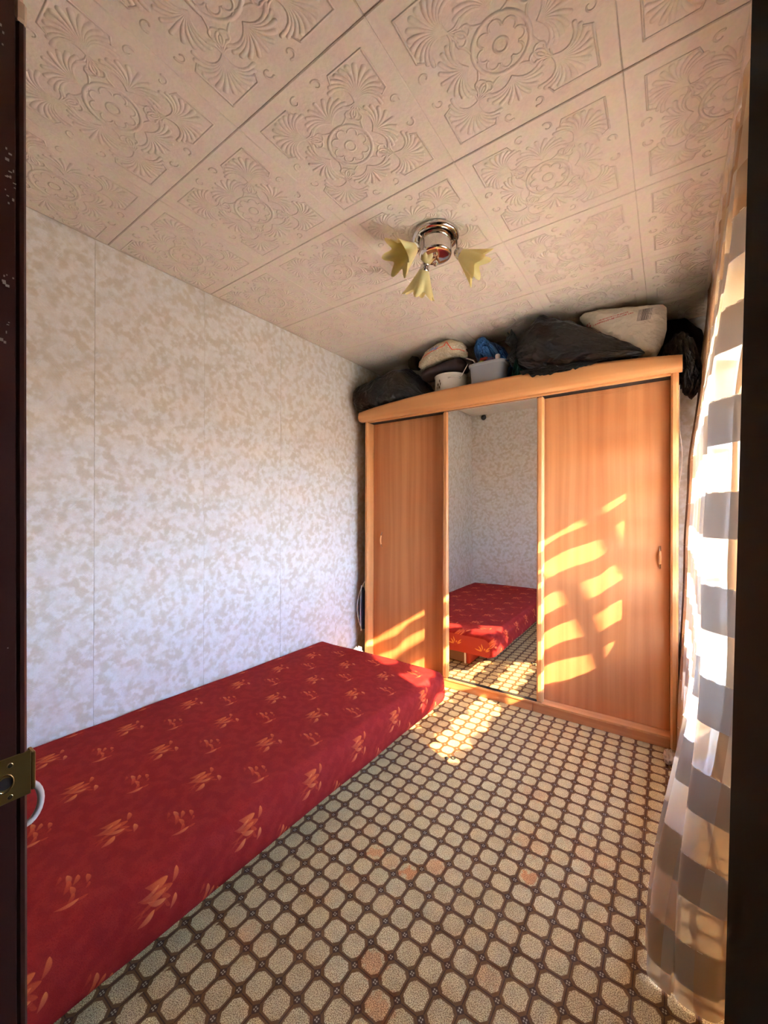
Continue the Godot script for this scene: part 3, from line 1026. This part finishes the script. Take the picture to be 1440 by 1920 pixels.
# ---------------------------------------------------------------- curtain
func curtain_at(a: float, y: float) -> Vector3:
	# plan of the rail, and of the hem where it swings out over the floor and turns back to the wall
	var up := Vector2(2.245, -0.34 + 1.86 * a)
	var keys := [[2.40, 2.245], [1.9, 2.222], [1.4, 2.180], [1.0, 2.166], [0.5, 2.160], [0.0, 2.135]]
	for k in keys.size() - 1:
		if y <= keys[k][0] and y >= keys[k + 1][0]:
			up.x = lerpf(keys[k + 1][1], keys[k][1], smoothstep(0.0, 1.0, (y - keys[k + 1][0]) / (keys[k][0] - keys[k + 1][0])))
	up.x += 0.06 * smoothstep(0.86, 1.0, a)
	var hem := [Vector2(2.140, -0.34), Vector2(2.138, -0.10), Vector2(2.135, 0.14), Vector2(2.135, 0.38), Vector2(2.130, 0.60), Vector2(2.118, 0.80), Vector2(2.100, 0.96), Vector2(2.062, 1.10), Vector2(2.030, 1.20), Vector2(2.058, 1.275), Vector2(2.130, 1.28), Vector2(2.215, 1.25)]
	var f := a * (hem.size() - 1)
	var i := mini(int(f), hem.size() - 2)
	var low: Vector2 = (hem[i] as Vector2).cubic_interpolate(hem[i + 1], hem[maxi(i - 1, 0)], hem[mini(i + 2, hem.size() - 1)], f - i)
	var p := up.lerp(low, smoothstep(0.85, 0.0, y))
	var amp := lerpf(0.032, 0.013, smoothstep(1.7, 2.4, y)) * lerpf(1.0, 0.6, smoothstep(0.5, 0.0, y) * smoothstep(0.6, 0.8, a))
	var ph := a * TAU * 10.0 + 0.7 * sin(a * 17.0) + 0.5 * sin(y * 1.7 + a * 5.0)
	p.x += amp * (sin(ph) * 0.8 + 0.28 * sin(ph * 2.1 + y * 1.1 + 1.0))
	p.y += 0.012 * sin(ph + 1.2)
	return Vector3(p.x, maxf(y, 0.006), p.y)


func build_curtain() -> void:
	var w := thing("curtain", "sheer patchwork curtain of cream, grey and tan checks hanging by the window", "curtain", Vector3(2.18, 0, 0.48))
	rng.seed = 23
	var cols := 20
	var sheer := [Color(0.72, 0.51, 0.29), Color(0.62, 0.38, 0.19), Color(0.50, 0.28, 0.13), Color(0.76, 0.57, 0.34)]
	var dense := [Color(0.48, 0.37, 0.27), Color(0.46, 0.30, 0.17), Color(0.52, 0.43, 0.33), Color(0.42, 0.32, 0.23)]
	var y := 0.005
	var row := 0
	# bands from the hem up: 0.112 m thin weave, 0.105 m thick weave
	var edges := [0.005, 0.056, 0.161]
	while edges[-1] < HIGH - 0.02:
		edges.append(minf(edges[-1] + (0.112 if edges.size() % 2 == 1 else 0.105), HIGH - 0.016))
	for k in edges.size() - 1:
		var y0: float = edges[k]
		var y1: float = edges[k + 1]
		var thin := k % 2 == 0
		if k < 2:
			thin = k == 0
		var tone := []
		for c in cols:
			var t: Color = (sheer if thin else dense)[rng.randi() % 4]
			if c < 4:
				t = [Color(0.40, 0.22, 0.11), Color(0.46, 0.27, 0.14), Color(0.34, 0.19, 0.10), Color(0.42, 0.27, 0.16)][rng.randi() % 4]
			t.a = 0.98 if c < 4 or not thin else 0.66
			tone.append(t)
		var s := Shape.new()
		var per := 16
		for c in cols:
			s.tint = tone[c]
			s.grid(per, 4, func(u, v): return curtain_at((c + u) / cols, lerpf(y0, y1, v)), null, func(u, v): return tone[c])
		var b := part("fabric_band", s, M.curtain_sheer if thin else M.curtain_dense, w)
		if k % 2 == 0 and k > 0 and k < 20:
			var st := Shape.new()
			for i in 110:
				var a := (i + 0.2) / 110.0
				var p := curtain_at(a, y0) + Vector3(-0.0012, 0, 0)
				var q := curtain_at(a + 0.0045, y0) + Vector3(-0.0012, 0, 0)
				st.face([p, q, q + Vector3(0, 0.0022, 0), p + Vector3(0, 0.0022, 0)])
			var so := part("stitching", st, M.stitch, b)
			so.set_meta("kind", "stuff")
	var r := thing("curtain_rail", "narrow white curtain rail fixed to the ceiling by the window", "curtain rail", Vector3(2.245, HIGH, 0.5))
	block("rail", Vector3(2.225, HIGH - 0.014, -0.38), Vector3(2.27, HIGH, 1.50), 0.003, M.white_plastic, r)
	var rad := thing("radiator", "white radiator end in the corner behind the curtain", "radiator", Vector3(2.18, 0.1, -0.45))
	for k in 2:
		var z := -0.595 + k * 0.085
		block("section", Vector3(2.132, 0.09, z), Vector3(2.215, 0.445, z + 0.075), 0.014, M.white_paint, rad)


# ---------------------------------------------------------------- the pile on the wardrobe
# a soft body lofted along x: stations [x, centre y, half height, centre z, half depth]
func loft(st: Array, seed_: int, crease: float, rows := 40, seg := 36, settle := true, stretch := 5.0) -> Shape:
	var s := Shape.new()
	var f := noise(seed_, 1.0, 3)
	var g := noise(seed_ + 50, 1.0, 2)
	var at := func(v: float) -> Array:
		var x := lerpf(st[0][0], st[-1][0], v)
		for k in st.size() - 1:
			if x <= st[k + 1][0] + 1e-9:
				var e: float = clampf((x - st[k][0]) / (st[k + 1][0] - st[k][0]), 0.0, 1.0)
				e = e * e * (3.0 - 2.0 * e) * 0.5 + e * 0.5
				var o := [x]
				for j in range(1, 5):
					o.append(lerpf(st[k][j], st[k + 1][j], e))
				return o
		return st[-1]
	s.grid(seg, rows, func(u, v):
		var k: Array = at.call(v)
		var a: float = u * TAU
		var ca := cos(a)
		var sa := sin(a)
		var sq := pow(pow(absf(ca), 2.6) + pow(absf(sa), 2.6), -1.0 / 2.6)
		var p := Vector3(k[0], k[1] + k[2] * sa * sq, k[3] + k[4] * ca * sq)
		var fold := 1.0 - 2.0 * absf(f.get_noise_3d(p.x * stretch, p.y * 13.0, p.z * 13.0))
		var lump := g.get_noise_3d(p.x * 6.0, p.y * 6.0, p.z * 6.0)
		var out := Vector3(0, sa, ca)
		p += out * (crease * (fold - 0.6) + crease * 1.2 * lump) * clampf(k[2] / 0.06, 0.1, 1.0)
		if settle:
			p.y = clampf(p.y, 1.9345, HIGH - 0.006)
			if p.y < ped_top(p.x) + 0.004 and p.x > 0.075 and p.x < 2.126 and p.z > -0.016:
				p.z = -0.016
		return p, null, null, true, true)
	return s


func build_pile() -> void:
	var film: StandardMaterial3D = M.black_film
	var s := loft([[0.012, 2.10, 0.008, -0.02, 0.02], [0.03, 2.10, 0.075, -0.03, 0.08], [0.075, 2.095, 0.105, -0.05, 0.13], [0.15, 2.095, 0.125, -0.08, 0.16], [0.27, 2.105, 0.16, -0.12, 0.19], [0.38, 2.11, 0.175, -0.13, 0.19], [0.47, 2.105, 0.17, -0.13, 0.18], [0.55, 2.07, 0.135, -0.15, 0.15], [0.61, 2.03, 0.09, -0.18, 0.11], [0.65, 2.01, 0.01, -0.18, 0.02]], 71, 0.014, 60, 44)
	tag(part("black_sack", s, film), "long black plastic sack slumped over the left end of the wardrobe top", "sack", "black sacks on the wardrobe")
	s = loft([[0.455, 2.31, 0.006, -0.10, 0.01], [0.475, 2.315, 0.04, -0.10, 0.05], [0.505, 2.32, 0.048, -0.10, 0.06], [0.535, 2.31, 0.045, -0.10, 0.05], [0.555, 2.30, 0.006, -0.10, 0.01]], 72, 0.008, 20, 24)
	tag(part("black_bundle", s, M.black_cloth), "small black bundle tucked left of the flowery bag", "bundle")
	# flowery bag above a brown one
	s = loft([[0.575, 2.262, 0.006, -0.06, 0.02], [0.60, 2.27, 0.030, -0.06, 0.06], [0.67, 2.30, 0.052, -0.06, 0.09], [0.76, 2.324, 0.056, -0.06, 0.10], [0.85, 2.328, 0.054, -0.06, 0.10], [0.91, 2.318, 0.045, -0.07, 0.08], [0.94, 2.308, 0.008, -0.07, 0.02]], 73, 0.008, 40, 36)
	for i in s.v.size():
		s.t[i] = Vector2((s.v[i].x - 0.565) / 0.38, (2.385 - s.v[i].y) / 0.15)
	tag(part("flowery_bag", s, flowery()), "crumpled beige bag with red lines and blue scribbles", "bag")
	s = loft([[0.57, 2.195, 0.008, -0.12, 0.02], [0.595, 2.20, 0.032, -0.12, 0.08], [0.68, 2.212, 0.035, -0.12, 0.105], [0.80, 2.222, 0.040, -0.12, 0.11], [0.89, 2.228, 0.042, -0.12, 0.10], [0.925, 2.228, 0.008, -0.12, 0.03]], 74, 0.007, 30, 30)
	tag(part("brown_bundle", s, M.brown_cloth), "dark brown cloth bundle under the beige flowery bag", "bundle")
	build_pot()
	build_tub()
	# blue and green bags behind the tub
	s = loft([[0.955, 2.22, 0.01, -0.25, 0.02], [0.98, 2.22, 0.10, -0.245, 0.035], [1.02, 2.25, 0.125, -0.24, 0.045], [1.06, 2.255, 0.115, -0.24, 0.045], [1.12, 2.22, 0.11, -0.245, 0.045], [1.17, 2.21, 0.08, -0.25, 0.04], [1.19, 2.20, 0.01, -0.25, 0.02]], 75, 0.016, 40, 36)
	for i in s.v.size():
		s.v[i].z += 0.14 * smoothstep(2.22, 2.33, s.v[i].y)
	var bb := part("blue_bag", s, M.blue_film)
	tag(bb, "blue plastic bag bunched up behind the grey tub", "bag")
	var ear := Shape.new()
	var loop := []
	for i in 11:
		var a := PI * i / 10.0
		loop.append(Vector3(1.035 + 0.028 * cos(a), 2.325 + 0.045 * sin(a), -0.085))
	ear.tube(loop, [0.012, 0.015, 0.016, 0.013, 0.012, 0.011, 0.012, 0.013, 0.016, 0.015, 0.012], 8)
	part("bag_handle", ear, M.blue_film, bb)
	s = loft([[1.13, 2.16, 0.01, -0.38, 0.02], [1.15, 2.17, 0.12, -0.38, 0.05], [1.21, 2.18, 0.185, -0.38, 0.07], [1.27, 2.17, 0.14, -0.38, 0.06], [1.30, 2.16, 0.01, -0.38, 0.02]], 76, 0.010, 24, 28)
	tag(part("green_bag", s, M.green_film), "dark green plastic bag at the back between blue bag and black sack", "bag")
	# the big tied sack, its loose film hanging over the pelmet
	s = loft([[1.285, 2.19, 0.02, -0.03, 0.03], [1.31, 2.19, 0.085, -0.03, 0.07], [1.37, 2.195, 0.145, -0.04, 0.10], [1.435, 2.205, 0.175, -0.04, 0.11], [1.50, 2.185, 0.165, -0.04, 0.115], [1.59, 2.165, 0.145, -0.03, 0.11], [1.70, 2.125, 0.108, -0.01, 0.095], [1.80, 2.09, 0.075, 0.01, 0.07], [1.88, 2.062, 0.045, 0.02, 0.05], [1.94, 2.036, 0.02, 0.025, 0.03], [1.965, 2.028, 0.004, 0.025, 0.01]], 77, 0.011, 70, 52, true, 2.2)
	var big := part("tied_sack", s, film)
	tag(big, "big tied black plastic sack tapering to the right on the pelmet", "sack", "black sacks on the wardrobe")
	var ruff := Shape.new()
	rng.seed = 31
	ruff.grid(72, 6, func(u, v):
		var a: float = u * TAU
		var wob: float = 1.0 + 0.16 * sin(a * 13.0) * v + 0.14 * sin(a * 7.0 + 1.0) * v
		var r: float = 0.020 + 0.060 * v * wob
		return Vector3(1.315 - 0.055 * v - 0.02 * v * sin(a * 5.0), 2.225 + r * sin(a) * 1.25, 0.0 + r * cos(a) * 0.7), null, null, true, true)
	for i in ruff.v.size():
		ruff.v[i].y = clampf(ruff.v[i].y, 2.05, HIGH - 0.01)
	part("gathered_neck", ruff, film, big)
	var flap := Shape.new()
	var fn := noise(78, 9.0, 2)
	for side in [0.0, 0.0015]:
		flap.grid(48, 8, func(u, v):
			var x := lerpf(1.33, 1.86, u)
			var drop: float = (0.055 * sin(PI * pow(u, 0.6)) + 0.012 * fn.get_noise_1d(x * 4.0) + 0.012 * sin(x * 90.0) * smoothstep(1.48, 1.36, x)) * v
			return Vector3(x, ped_top(x) + 0.012 - drop, 0.047 + side + 0.006 * v + 0.006 * fn.get_noise_2d(x * 3.0, v) * v), null, null, side > 0.0)
	part("loose_film", flap, film, big)
	# white printed pack leaning behind it
	s = loft([[1.632, 2.36, 0.012, -0.15, 0.02], [1.66, 2.345, 0.04, -0.15, 0.05], [1.75, 2.29, 0.085, -0.15, 0.08], [1.86, 2.235, 0.125, -0.16, 0.09], [1.95, 2.205, 0.14, -0.16, 0.09], [2.01, 2.20, 0.135, -0.16, 0.08], [2.04, 2.225, 0.105, -0.16, 0.05], [2.057, 2.25, 0.06, -0.16, 0.02]], 79, 0.005, 50, 40)
	for i in s.v.size():
		var p := s.v[i]
		s.t[i] = Vector2((p.x - 1.632) / 0.425, (2.39 - p.y) / 0.34) if s.n[i].z > -0.2 else Vector2(0.5, 0.95)
	tag(part("white_pack", s, printed_pack()), "white plastic pack with barcode and red print behind the big black sack", "pack")
	# sack hanging over the right end
	s = loft([[2.03, 2.03, 0.02, -0.22, 0.05], [2.05, 2.05, 0.07, -0.22, 0.09], [2.10, 2.06, 0.12, -0.22, 0.12], [2.135, 2.01, 0.16, -0.21, 0.13], [2.165, 1.965, 0.15, -0.20, 0.13], [2.195, 1.94, 0.09, -0.20, 0.11], [2.215, 1.93, 0.01, -0.20, 0.04]], 80, 0.020, 44, 48, false, 14.0)
	for i in s.v.size():
		if s.v[i].x < 2.127 and s.v[i].y < 1.936:
			if s.v[i].x < 2.105:
				s.v[i].y = 1.936
			else:
				s.v[i].x = 2.127
	var hang := part("hanging_sack", s, film)
	tag(hang, "black plastic sack hanging over the right end of the wardrobe by the curtain", "sack", "black sacks on the wardrobe")
	var back := loft([[1.70, 2.10, 0.02, -0.49, 0.04], [1.74, 2.12, 0.15, -0.49, 0.09], [1.85, 2.15, 0.205, -0.49, 0.11], [2.0, 2.15, 0.21, -0.49, 0.11], [2.14, 2.15, 0.20, -0.50, 0.10], [2.22, 2.15, 0.14, -0.52, 0.08], [2.25, 2.15, 0.02, -0.52, 0.03]], 82, 0.012, 40, 40)
	tag(part("dark_sack", back, M.black_cloth), "dark cloth sack filling the back corner above the right end of the wardrobe", "sack", "black sacks on the wardrobe")
	var tg := Shape.new()
	tg.face([Vector3(2.10, 2.14, -0.12), Vector3(2.125, 2.105, -0.11), Vector3(2.16, 2.108, -0.11), Vector3(2.12, 2.128, -0.12)])
	part("film_corner", tg, M.grey_tub, hang)


func flowery() -> StandardMaterial3D:
	var im := Image.create_empty(256, 160, false, Image.FORMAT_RGB8)
	im.fill(Color8(188, 172, 140))
	var f := noise(91, 0.05, 3)
	for y in 160:
		for x in 256:
			var k := absf(f.get_noise_2d(x * 1.3, y * 1.6))
			if k < 0.03:
				im.set_pixel(x, y, Color8(112, 98, 84))
			elif f.get_noise_2d(x * 0.8 + 400.0, y) > 0.35:
				im.set_pixel(x, y, Color8(206, 194, 168))
	for seg in [[Vector2(10, 96), Vector2(70, 92), Color8(206, 70, 38)], [Vector2(70, 92), Vector2(140, 66), Color8(206, 70, 38)], [Vector2(140, 66), Vector2(172, 60), Color8(206, 70, 38)], [Vector2(172, 60), Vector2(184, 34), Color8(206, 70, 38)], [Vector2(184, 34), Vector2(206, 92), Color8(206, 70, 38)], [Vector2(206, 92), Vector2(244, 94), Color8(206, 70, 38)], [Vector2(12, 96), Vector2(16, 150), Color8(196, 84, 50)], [Vector2(14, 130), Vector2(30, 118), Color8(196, 84, 50)], [Vector2(96, 70), Vector2(112, 44), Color8(92, 108, 170)], [Vector2(106, 72), Vector2(120, 42), Color8(92, 108, 170)], [Vector2(118, 72), Vector2(134, 40), Color8(92, 108, 170)], [Vector2(98, 58), Vector2(136, 62), Color8(92, 108, 170)], [Vector2(128, 70), Vector2(142, 50), Color8(92, 108, 170)]]:
		for i in 121:
			var p: Vector2 = (seg[0] as Vector2).lerp(seg[1], i / 120.0)
			im.fill_rect(Rect2i(int(p.x) - 1, int(p.y) - 1, 4, 4), seg[2])
	var m := mat("flowery", Color.WHITE, 0.6)
	m.albedo_texture = ImageTexture.create_from_image(im)
	m.texture_repeat = false
	return m


func printed_pack() -> StandardMaterial3D:
	var w := 512
	var h := 384
	var im := Image.create_empty(w, h, false, Image.FORMAT_RGB8)
	im.fill(Color8(222, 212, 194))
	rng.seed = 44
	# bars of the barcode, leaning with the face
	var x := 352.0
	while x < 428.0:
		var wide := rng.randf_range(1.2, 5.0)
		for y in 74:
			im.fill_rect(Rect2i(int(x - y * 0.16 + 12), 96 + y, maxi(1, int(wide)), 1), Color8(74, 62, 62))
		x += wide + rng.randf_range(1.0, 3.4)
	# lines of small red lettering, too small and blurred in the picture to read, and a bold red block
	var red := Color8(196, 84, 78)
	for l in [[120, 300, 104.0, 7, 0.0], [92, 330, 120.0, 9, 0.0], [24, 74, 98.0, 10, 1.0], [20, 74, 114.0, 10, 1.0], [16, 72, 130.0, 10, 1.0]]:
		var cx := float(l[0])
		while cx < l[1]:
			var cw := rng.randi_range(3, 6)
			var slope := int((cx - l[0]) * -0.07)
			var hh: int = l[3]
			im.fill_rect(Rect2i(int(cx), int(l[2]) + slope, 2 if l[4] < 0.5 else 3, hh), red)
			if rng.randf() < 0.75:
				im.fill_rect(Rect2i(int(cx), int(l[2]) + slope + rng.randi_range(0, hh - 3), cw, 2), red)
			if rng.randf() < 0.5:
				im.fill_rect(Rect2i(int(cx) + cw - 1, int(l[2]) + slope, 2, hh), red)
			cx += cw + (5.0 if rng.randf() < 0.14 else 2.0)
	var m := mat("printed_pack", Color.WHITE, 0.38)
	m.albedo_texture = ImageTexture.create_from_image(im)
	m.texture_repeat = false
	m.heightmap_enabled = true
	m.heightmap_texture = M.black_film.heightmap_texture
	m.heightmap_scale = 1.0
	return m


func build_pot() -> void:
	var c := Vector3(0.785, 1.935, -0.14)
	var w := thing("enamel_pot", "white enamel pot with a leaf decal on the wardrobe top", "pot", c)
	var s := Shape.new()
	s.lathe([Vector2(0.0, 0.0), Vector2(0.100, 0.0), Vector2(0.108, 0.006), Vector2(0.112, 0.02), Vector2(0.112, 0.225), Vector2(0.117, 0.230), Vector2(0.118, 0.235), Vector2(0.113, 0.237), Vector2(0.108, 0.228), Vector2(0.107, 0.02), Vector2(0.0, 0.012)], c, Vector3.UP, 40)
	part("body", s, M.enamel, w)
	for ang in [52.0, 232.0]:
		var q := Shape.new()
		var pts := []
		for i in 9:
			var a := deg_to_rad(ang + lerpf(-22, 22, i / 8.0))
			var r: float = 0.110 + 0.026 * sin(PI * i / 8.0)
			pts.append(c + Vector3(r * cos(a), 0.20, r * sin(a)))
		q.tube(pts, 0.006, 8)
		part("handle", q, M.enamel, w)
	# sprig printed on the side
	for k in 7:
		var a := deg_to_rad(112.0 + (k % 3) * 7.0 - 6.0)
		var y := 0.14 + (k / 3) * 0.022
		var q := Shape.new()
		var e := Vector3(-sin(a), 0, cos(a)) * (0.011 if k % 2 == 0 else -0.011)
		var o := c + Vector3(0.1126 * cos(a), y, 0.1126 * sin(a))
		q.face([o - Vector3(0, 0.014, 0), o + e * 0.8 + Vector3(0, 0.004, 0), o + e * 0.6 + Vector3(0, 0.018, 0), o - e * 0.2 + Vector3(0, 0.006, 0)])
		part("leaf_decal", q, M.decal, w)
	var sp := thing("spoon", "thin white spoon handle sticking out of the enamel pot", "spoon", c)
	var t := Shape.new()
	t.tube([c + Vector3(-0.03, 0.03, -0.02), c + Vector3(0.07, 0.18, 0.03), c + Vector3(0.158, 0.282, 0.06)], 0.0035, 8)
	part("spoon_handle", t, M.white_plastic, sp)
	t = Shape.new()
	t.lathe([Vector2(0.0, -0.006), Vector2(0.016, -0.003), Vector2(0.022, 0.004), Vector2(0.0, -0.002)], c + Vector3(-0.032, 0.028, -0.02), Vector3.UP, 14)
	part("spoon_bowl", t, M.white_plastic, sp)


func build_tub() -> void:
	var c := Vector3(1.085, 1.935, -0.10)
	var w := thing("plastic_tub", "light grey plastic tub full of packets on the wardrobe top", "tub", c)
	var s := Shape.new()
	var prof := [[0.0, 0.0], [0.78, 0.0], [0.82, 0.01], [0.97, 0.232], [1.05, 0.234], [1.06, 0.25], [1.0, 0.252], [0.95, 0.235], [0.79, 0.014], [0.0, 0.010]]
	s.grid(48, prof.size() - 1, func(u, v):
		var k: Array = prof[roundi(v * (prof.size() - 1))]
		var a: float = u * TAU
		var q := pow(pow(absf(cos(a)), 5.0) + pow(absf(sin(a)), 5.0), -0.2)
		return c + Vector3(0.118 * k[0] * q * cos(a), k[1], -0.080 * k[0] * q * sin(a)), null, null, false, true)
	part("body", s, M.grey_tub, w)
	var hs := Shape.new()
	hs.tube([c + Vector3(-0.165, 0.325, -0.02), c + Vector3(-0.155, 0.322, 0.02), c + Vector3(-0.09, 0.285, 0.05), c + Vector3(-0.075, 0.262, 0.06)], 0.0045, 8)
	part("wire_handle", hs, M.cord, w)
	var p := thing("purple_packet", "purple packet standing in the grey tub", "packet", c)
	block("packet_body", c + Vector3(-0.018, 0.06, -0.03), c + Vector3(0.036, 0.30, 0.02), 0.012, M.purple_pack, p)
	p = thing("yellow_packet", "green and yellow packet with a red top in the grey tub", "packet", c)
	block("packet_body", c + Vector3(-0.075, 0.05, -0.01), c + Vector3(-0.025, 0.285, 0.03), 0.012, M.yellow_pack, p)
	block("packet_top", c + Vector3(-0.06, 0.285, -0.005), c + Vector3(-0.005, 0.305, 0.02), 0.006, M.red_pack, p)
	p = thing("small_bottle", "small dark bottle with a white cap in the grey tub", "bottle", c)
	var b := Shape.new()
	b.lathe([Vector2(0.0, 0.08), Vector2(0.020, 0.08), Vector2(0.021, 0.25), Vector2(0.012, 0.27), Vector2(0.012, 0.275)], c + Vector3(0.062, 0, 0.01), Vector3.UP, 18)
	part("bottle_body", b, M.brown_cloth, p)
	b = Shape.new()
	b.lathe([Vector2(0.0135, 0.27), Vector2(0.016, 0.275), Vector2(0.016, 0.30), Vector2(0.012, 0.305), Vector2(0.0, 0.306)], c + Vector3(0.062, 0, 0.01), Vector3.UP, 18)
	part("cap", b, M.white_plastic, p)


# ---------------------------------------------------------------- small things
func build_small() -> void:
	# drawstring bag hanging in the gap left of the wardrobe
	var w := thing("drawstring_bag", "navy drawstring bag hanging between left wall and wardrobe", "bag", Vector3(0.07, 0.3, -0.04))
	var s := Shape.new()
	var f := noise(95, 9.0, 2)
	s.grid(28, 24, func(u, v):
		var y := lerpf(0.27, 0.60, v)
		var a: float = u * TAU
		var r: float = 0.006 + 0.030 * pow(sin(PI * clampf(v * 0.92 + 0.06, 0, 1)), 0.7) * (1.0 - 0.35 * v)
		r *= 1.0 + 0.25 * f.get_noise_3d(cos(a) * 0.2, sin(a) * 0.2, y)
		return Vector3(0.072 + r * cos(a) * 0.9, y, -0.035 + r * sin(a)), null, null, true, true)
	part("body", s, M.navy_cloth, w)
	for k in [[-0.032, 0.0], [0.012, 0.012]]:
		var q := Shape.new()
		var pts := []
		for i in 14:
			var v := i / 13.0
			pts.append(Vector3(0.074 + k[0] * sin(PI * v), 0.62 - 0.36 * v, -0.02 + 0.022 * sin(PI * v) + k[1]))
		q.tube(pts, 0.0024, 6)
		part("drawstring", q, M.cord, w)
	var hk := Shape.new()
	hk.tube([Vector3(0.111, 0.65, -0.03), Vector3(0.092, 0.648, -0.03), Vector3(0.078, 0.63, -0.03), Vector3(0.078, 0.612, -0.03)], 0.004, 8)
	tag(part("side_hook", hk, M.white_plastic), "pale hook on the left side of the wardrobe above the navy bag", "hook")
	var r := blob(Vector3(0.064, 0.0, 0.02), Vector3(0.042, 0.135, 0.05), 96)
	tag(part("white_cloth", r, M.pale_rag), "pale cloth bundle on the floor below the navy bag", "cloth")
	# beige rag by the right foot of the wardrobe
	r = blob(Vector3(2.072, 0.0, 0.115), Vector3(0.026, 0.042, 0.07), 97)
	tag(part("beige_rag", r, M.rag), "small beige rag on the floor between wardrobe and curtain", "rag")
	# white cable bowed out from the wardrobe's right side
	var c := Shape.new()
	var pts := []
	for i in 24:
		var v := i / 23.0
		pts.append(Vector3(2.1115 + 0.012 * pow(sin(PI * clampf((v - 0.45) / 0.5, 0, 1)), 1.0), lerpf(1.86, 1.33, v), -0.07 - 0.01 * sin(v * 9.0)))
	c.tube(pts, 0.0022, 6)
	tag(part("white_cable", c, M.white_plastic), "thin white cable running down the right side of the wardrobe", "cable")
	# dark hair clip lying on the floor
	var h := thing("hair_clip", "tiny dark ring and clip lying on the patterned floor", "hair clip", Vector3(1.2, 0, 0.71))
	var q := Shape.new()
	var ring := []
	for i in 17:
		ring.append(Vector3(1.212 + 0.0095 * cos(TAU * i / 16.0), 0.004, 0.702 + 0.0095 * sin(TAU * i / 16.0)))
	q.tube(ring, 0.0026, 6, false)
	part("ring", q, M.black_cloth, h)
	q = Shape.new()
	q.lathe([Vector2(0.0, 0.0), Vector2(0.009, 0.001), Vector2(0.010, 0.005), Vector2(0.006, 0.009), Vector2(0.0, 0.010)], Vector3(1.186, 0.0, 0.722), Vector3.UP, 12)
	q.tube([Vector3(1.188, 0.005, 0.722), Vector3(1.192, 0.004, 0.738)], [0.005, 0.002], 8)
	part("clip", q, M.black_cloth, h)
	# black knob high on the camera-side wall, seen in the mirror
	var kn := Shape.new()
	kn.lathe([Vector2(0.0, 0.0), Vector2(0.030, 0.0), Vector2(0.034, 0.010), Vector2(0.028, 0.028), Vector2(0.014, 0.040), Vector2(0.0, 0.043)], Vector3(0.16, 2.362, FRONT_Z - 0.001), Vector3(0, 0, -1), 20)
	tag(part("wall_knob", kn, M.black_cloth), "black round knob high on the papered wall, seen in the mirror", "knob")


func blob(c: Vector3, r: Vector3, seed_: int) -> Shape:
	var s := Shape.new()
	var f := noise(seed_, 1.0, 3)
	s.grid(36, 18, func(u, v):
		var a: float = u * TAU
		var b: float = v * PI
		var d := Vector3(sin(b) * cos(a), cos(b), sin(b) * sin(a))
		var k := 1.0 + 0.35 * (1.0 - 2.0 * absf(f.get_noise_3dv(d * 2.2))) - 0.25
		var p := c + d * r * k
		p.y = maxf(c.y + r.y * (d.y * 0.5 + 0.5) * k, 0.002)
		return p, null, null, false, true)
	return s


# ---------------------------------------------------------------- start
func _ready() -> void:
	var cam := Camera3D.new()
	cam.name = "camera"
	add_child(cam)
	cam.position = Vector3(2.0705, 1.1985, 2.5092)
	cam.rotation = Vector3(0.0013, 0.6147, 0.0027)
	cam.fov = rad_to_deg(2.0 * atan(960.0 / 758.34))
	cam.near = 0.02
	cam.current = true

	var env := Environment.new()
	var sky := ProceduralSkyMaterial.new()
	sky.sky_top_color = Color(0.49, 0.66, 0.93)
	sky.sky_horizon_color = Color(0.77, 0.87, 0.965)
	sky.sky_curve = 0.2
	sky.ground_bottom_color = Color(0.55, 0.46, 0.36)
	sky.ground_horizon_color = Color(0.70, 0.62, 0.52)
	sky.sun_angle_max = 2.0
	sky.energy_multiplier = 112.0
	env.background_mode = Environment.BG_SKY
	env.sky = Sky.new()
	env.sky.sky_material = sky
	env.tonemap_mode = Environment.TONE_MAPPER_LINEAR
	env.tonemap_exposure = 2.15
	env.sdfgi_enabled = true
	env.ssao_enabled = true
	env.ssil_enabled = true
	var we := WorldEnvironment.new()
	we.name = "environment"
	we.environment = env
	add_child(we)

	var sun := DirectionalLight3D.new()
	sun.name = "sun"
	add_child(sun)
	sun.look_at_from_position(Vector3(6, 4, 3), Vector3(6, 4, 3) + Vector3(-1.0, -0.65, -1.0 / 2.6))
	sun.light_color = Color(1.0, 0.90, 0.74)
	sun.light_energy = 24.0
	sun.light_angular_distance = 0.6
	sun.shadow_enabled = true

	make_materials()
	mat("leaf_print", Color8(222, 134, 44), 0.9)
	build_shell()
	build_hall()
	build_outside()
	build_window()
	build_doorway()
	build_wardrobe()
	build_bed()
	build_curtain()
	build_lamp()
	build_pile()
	build_small()
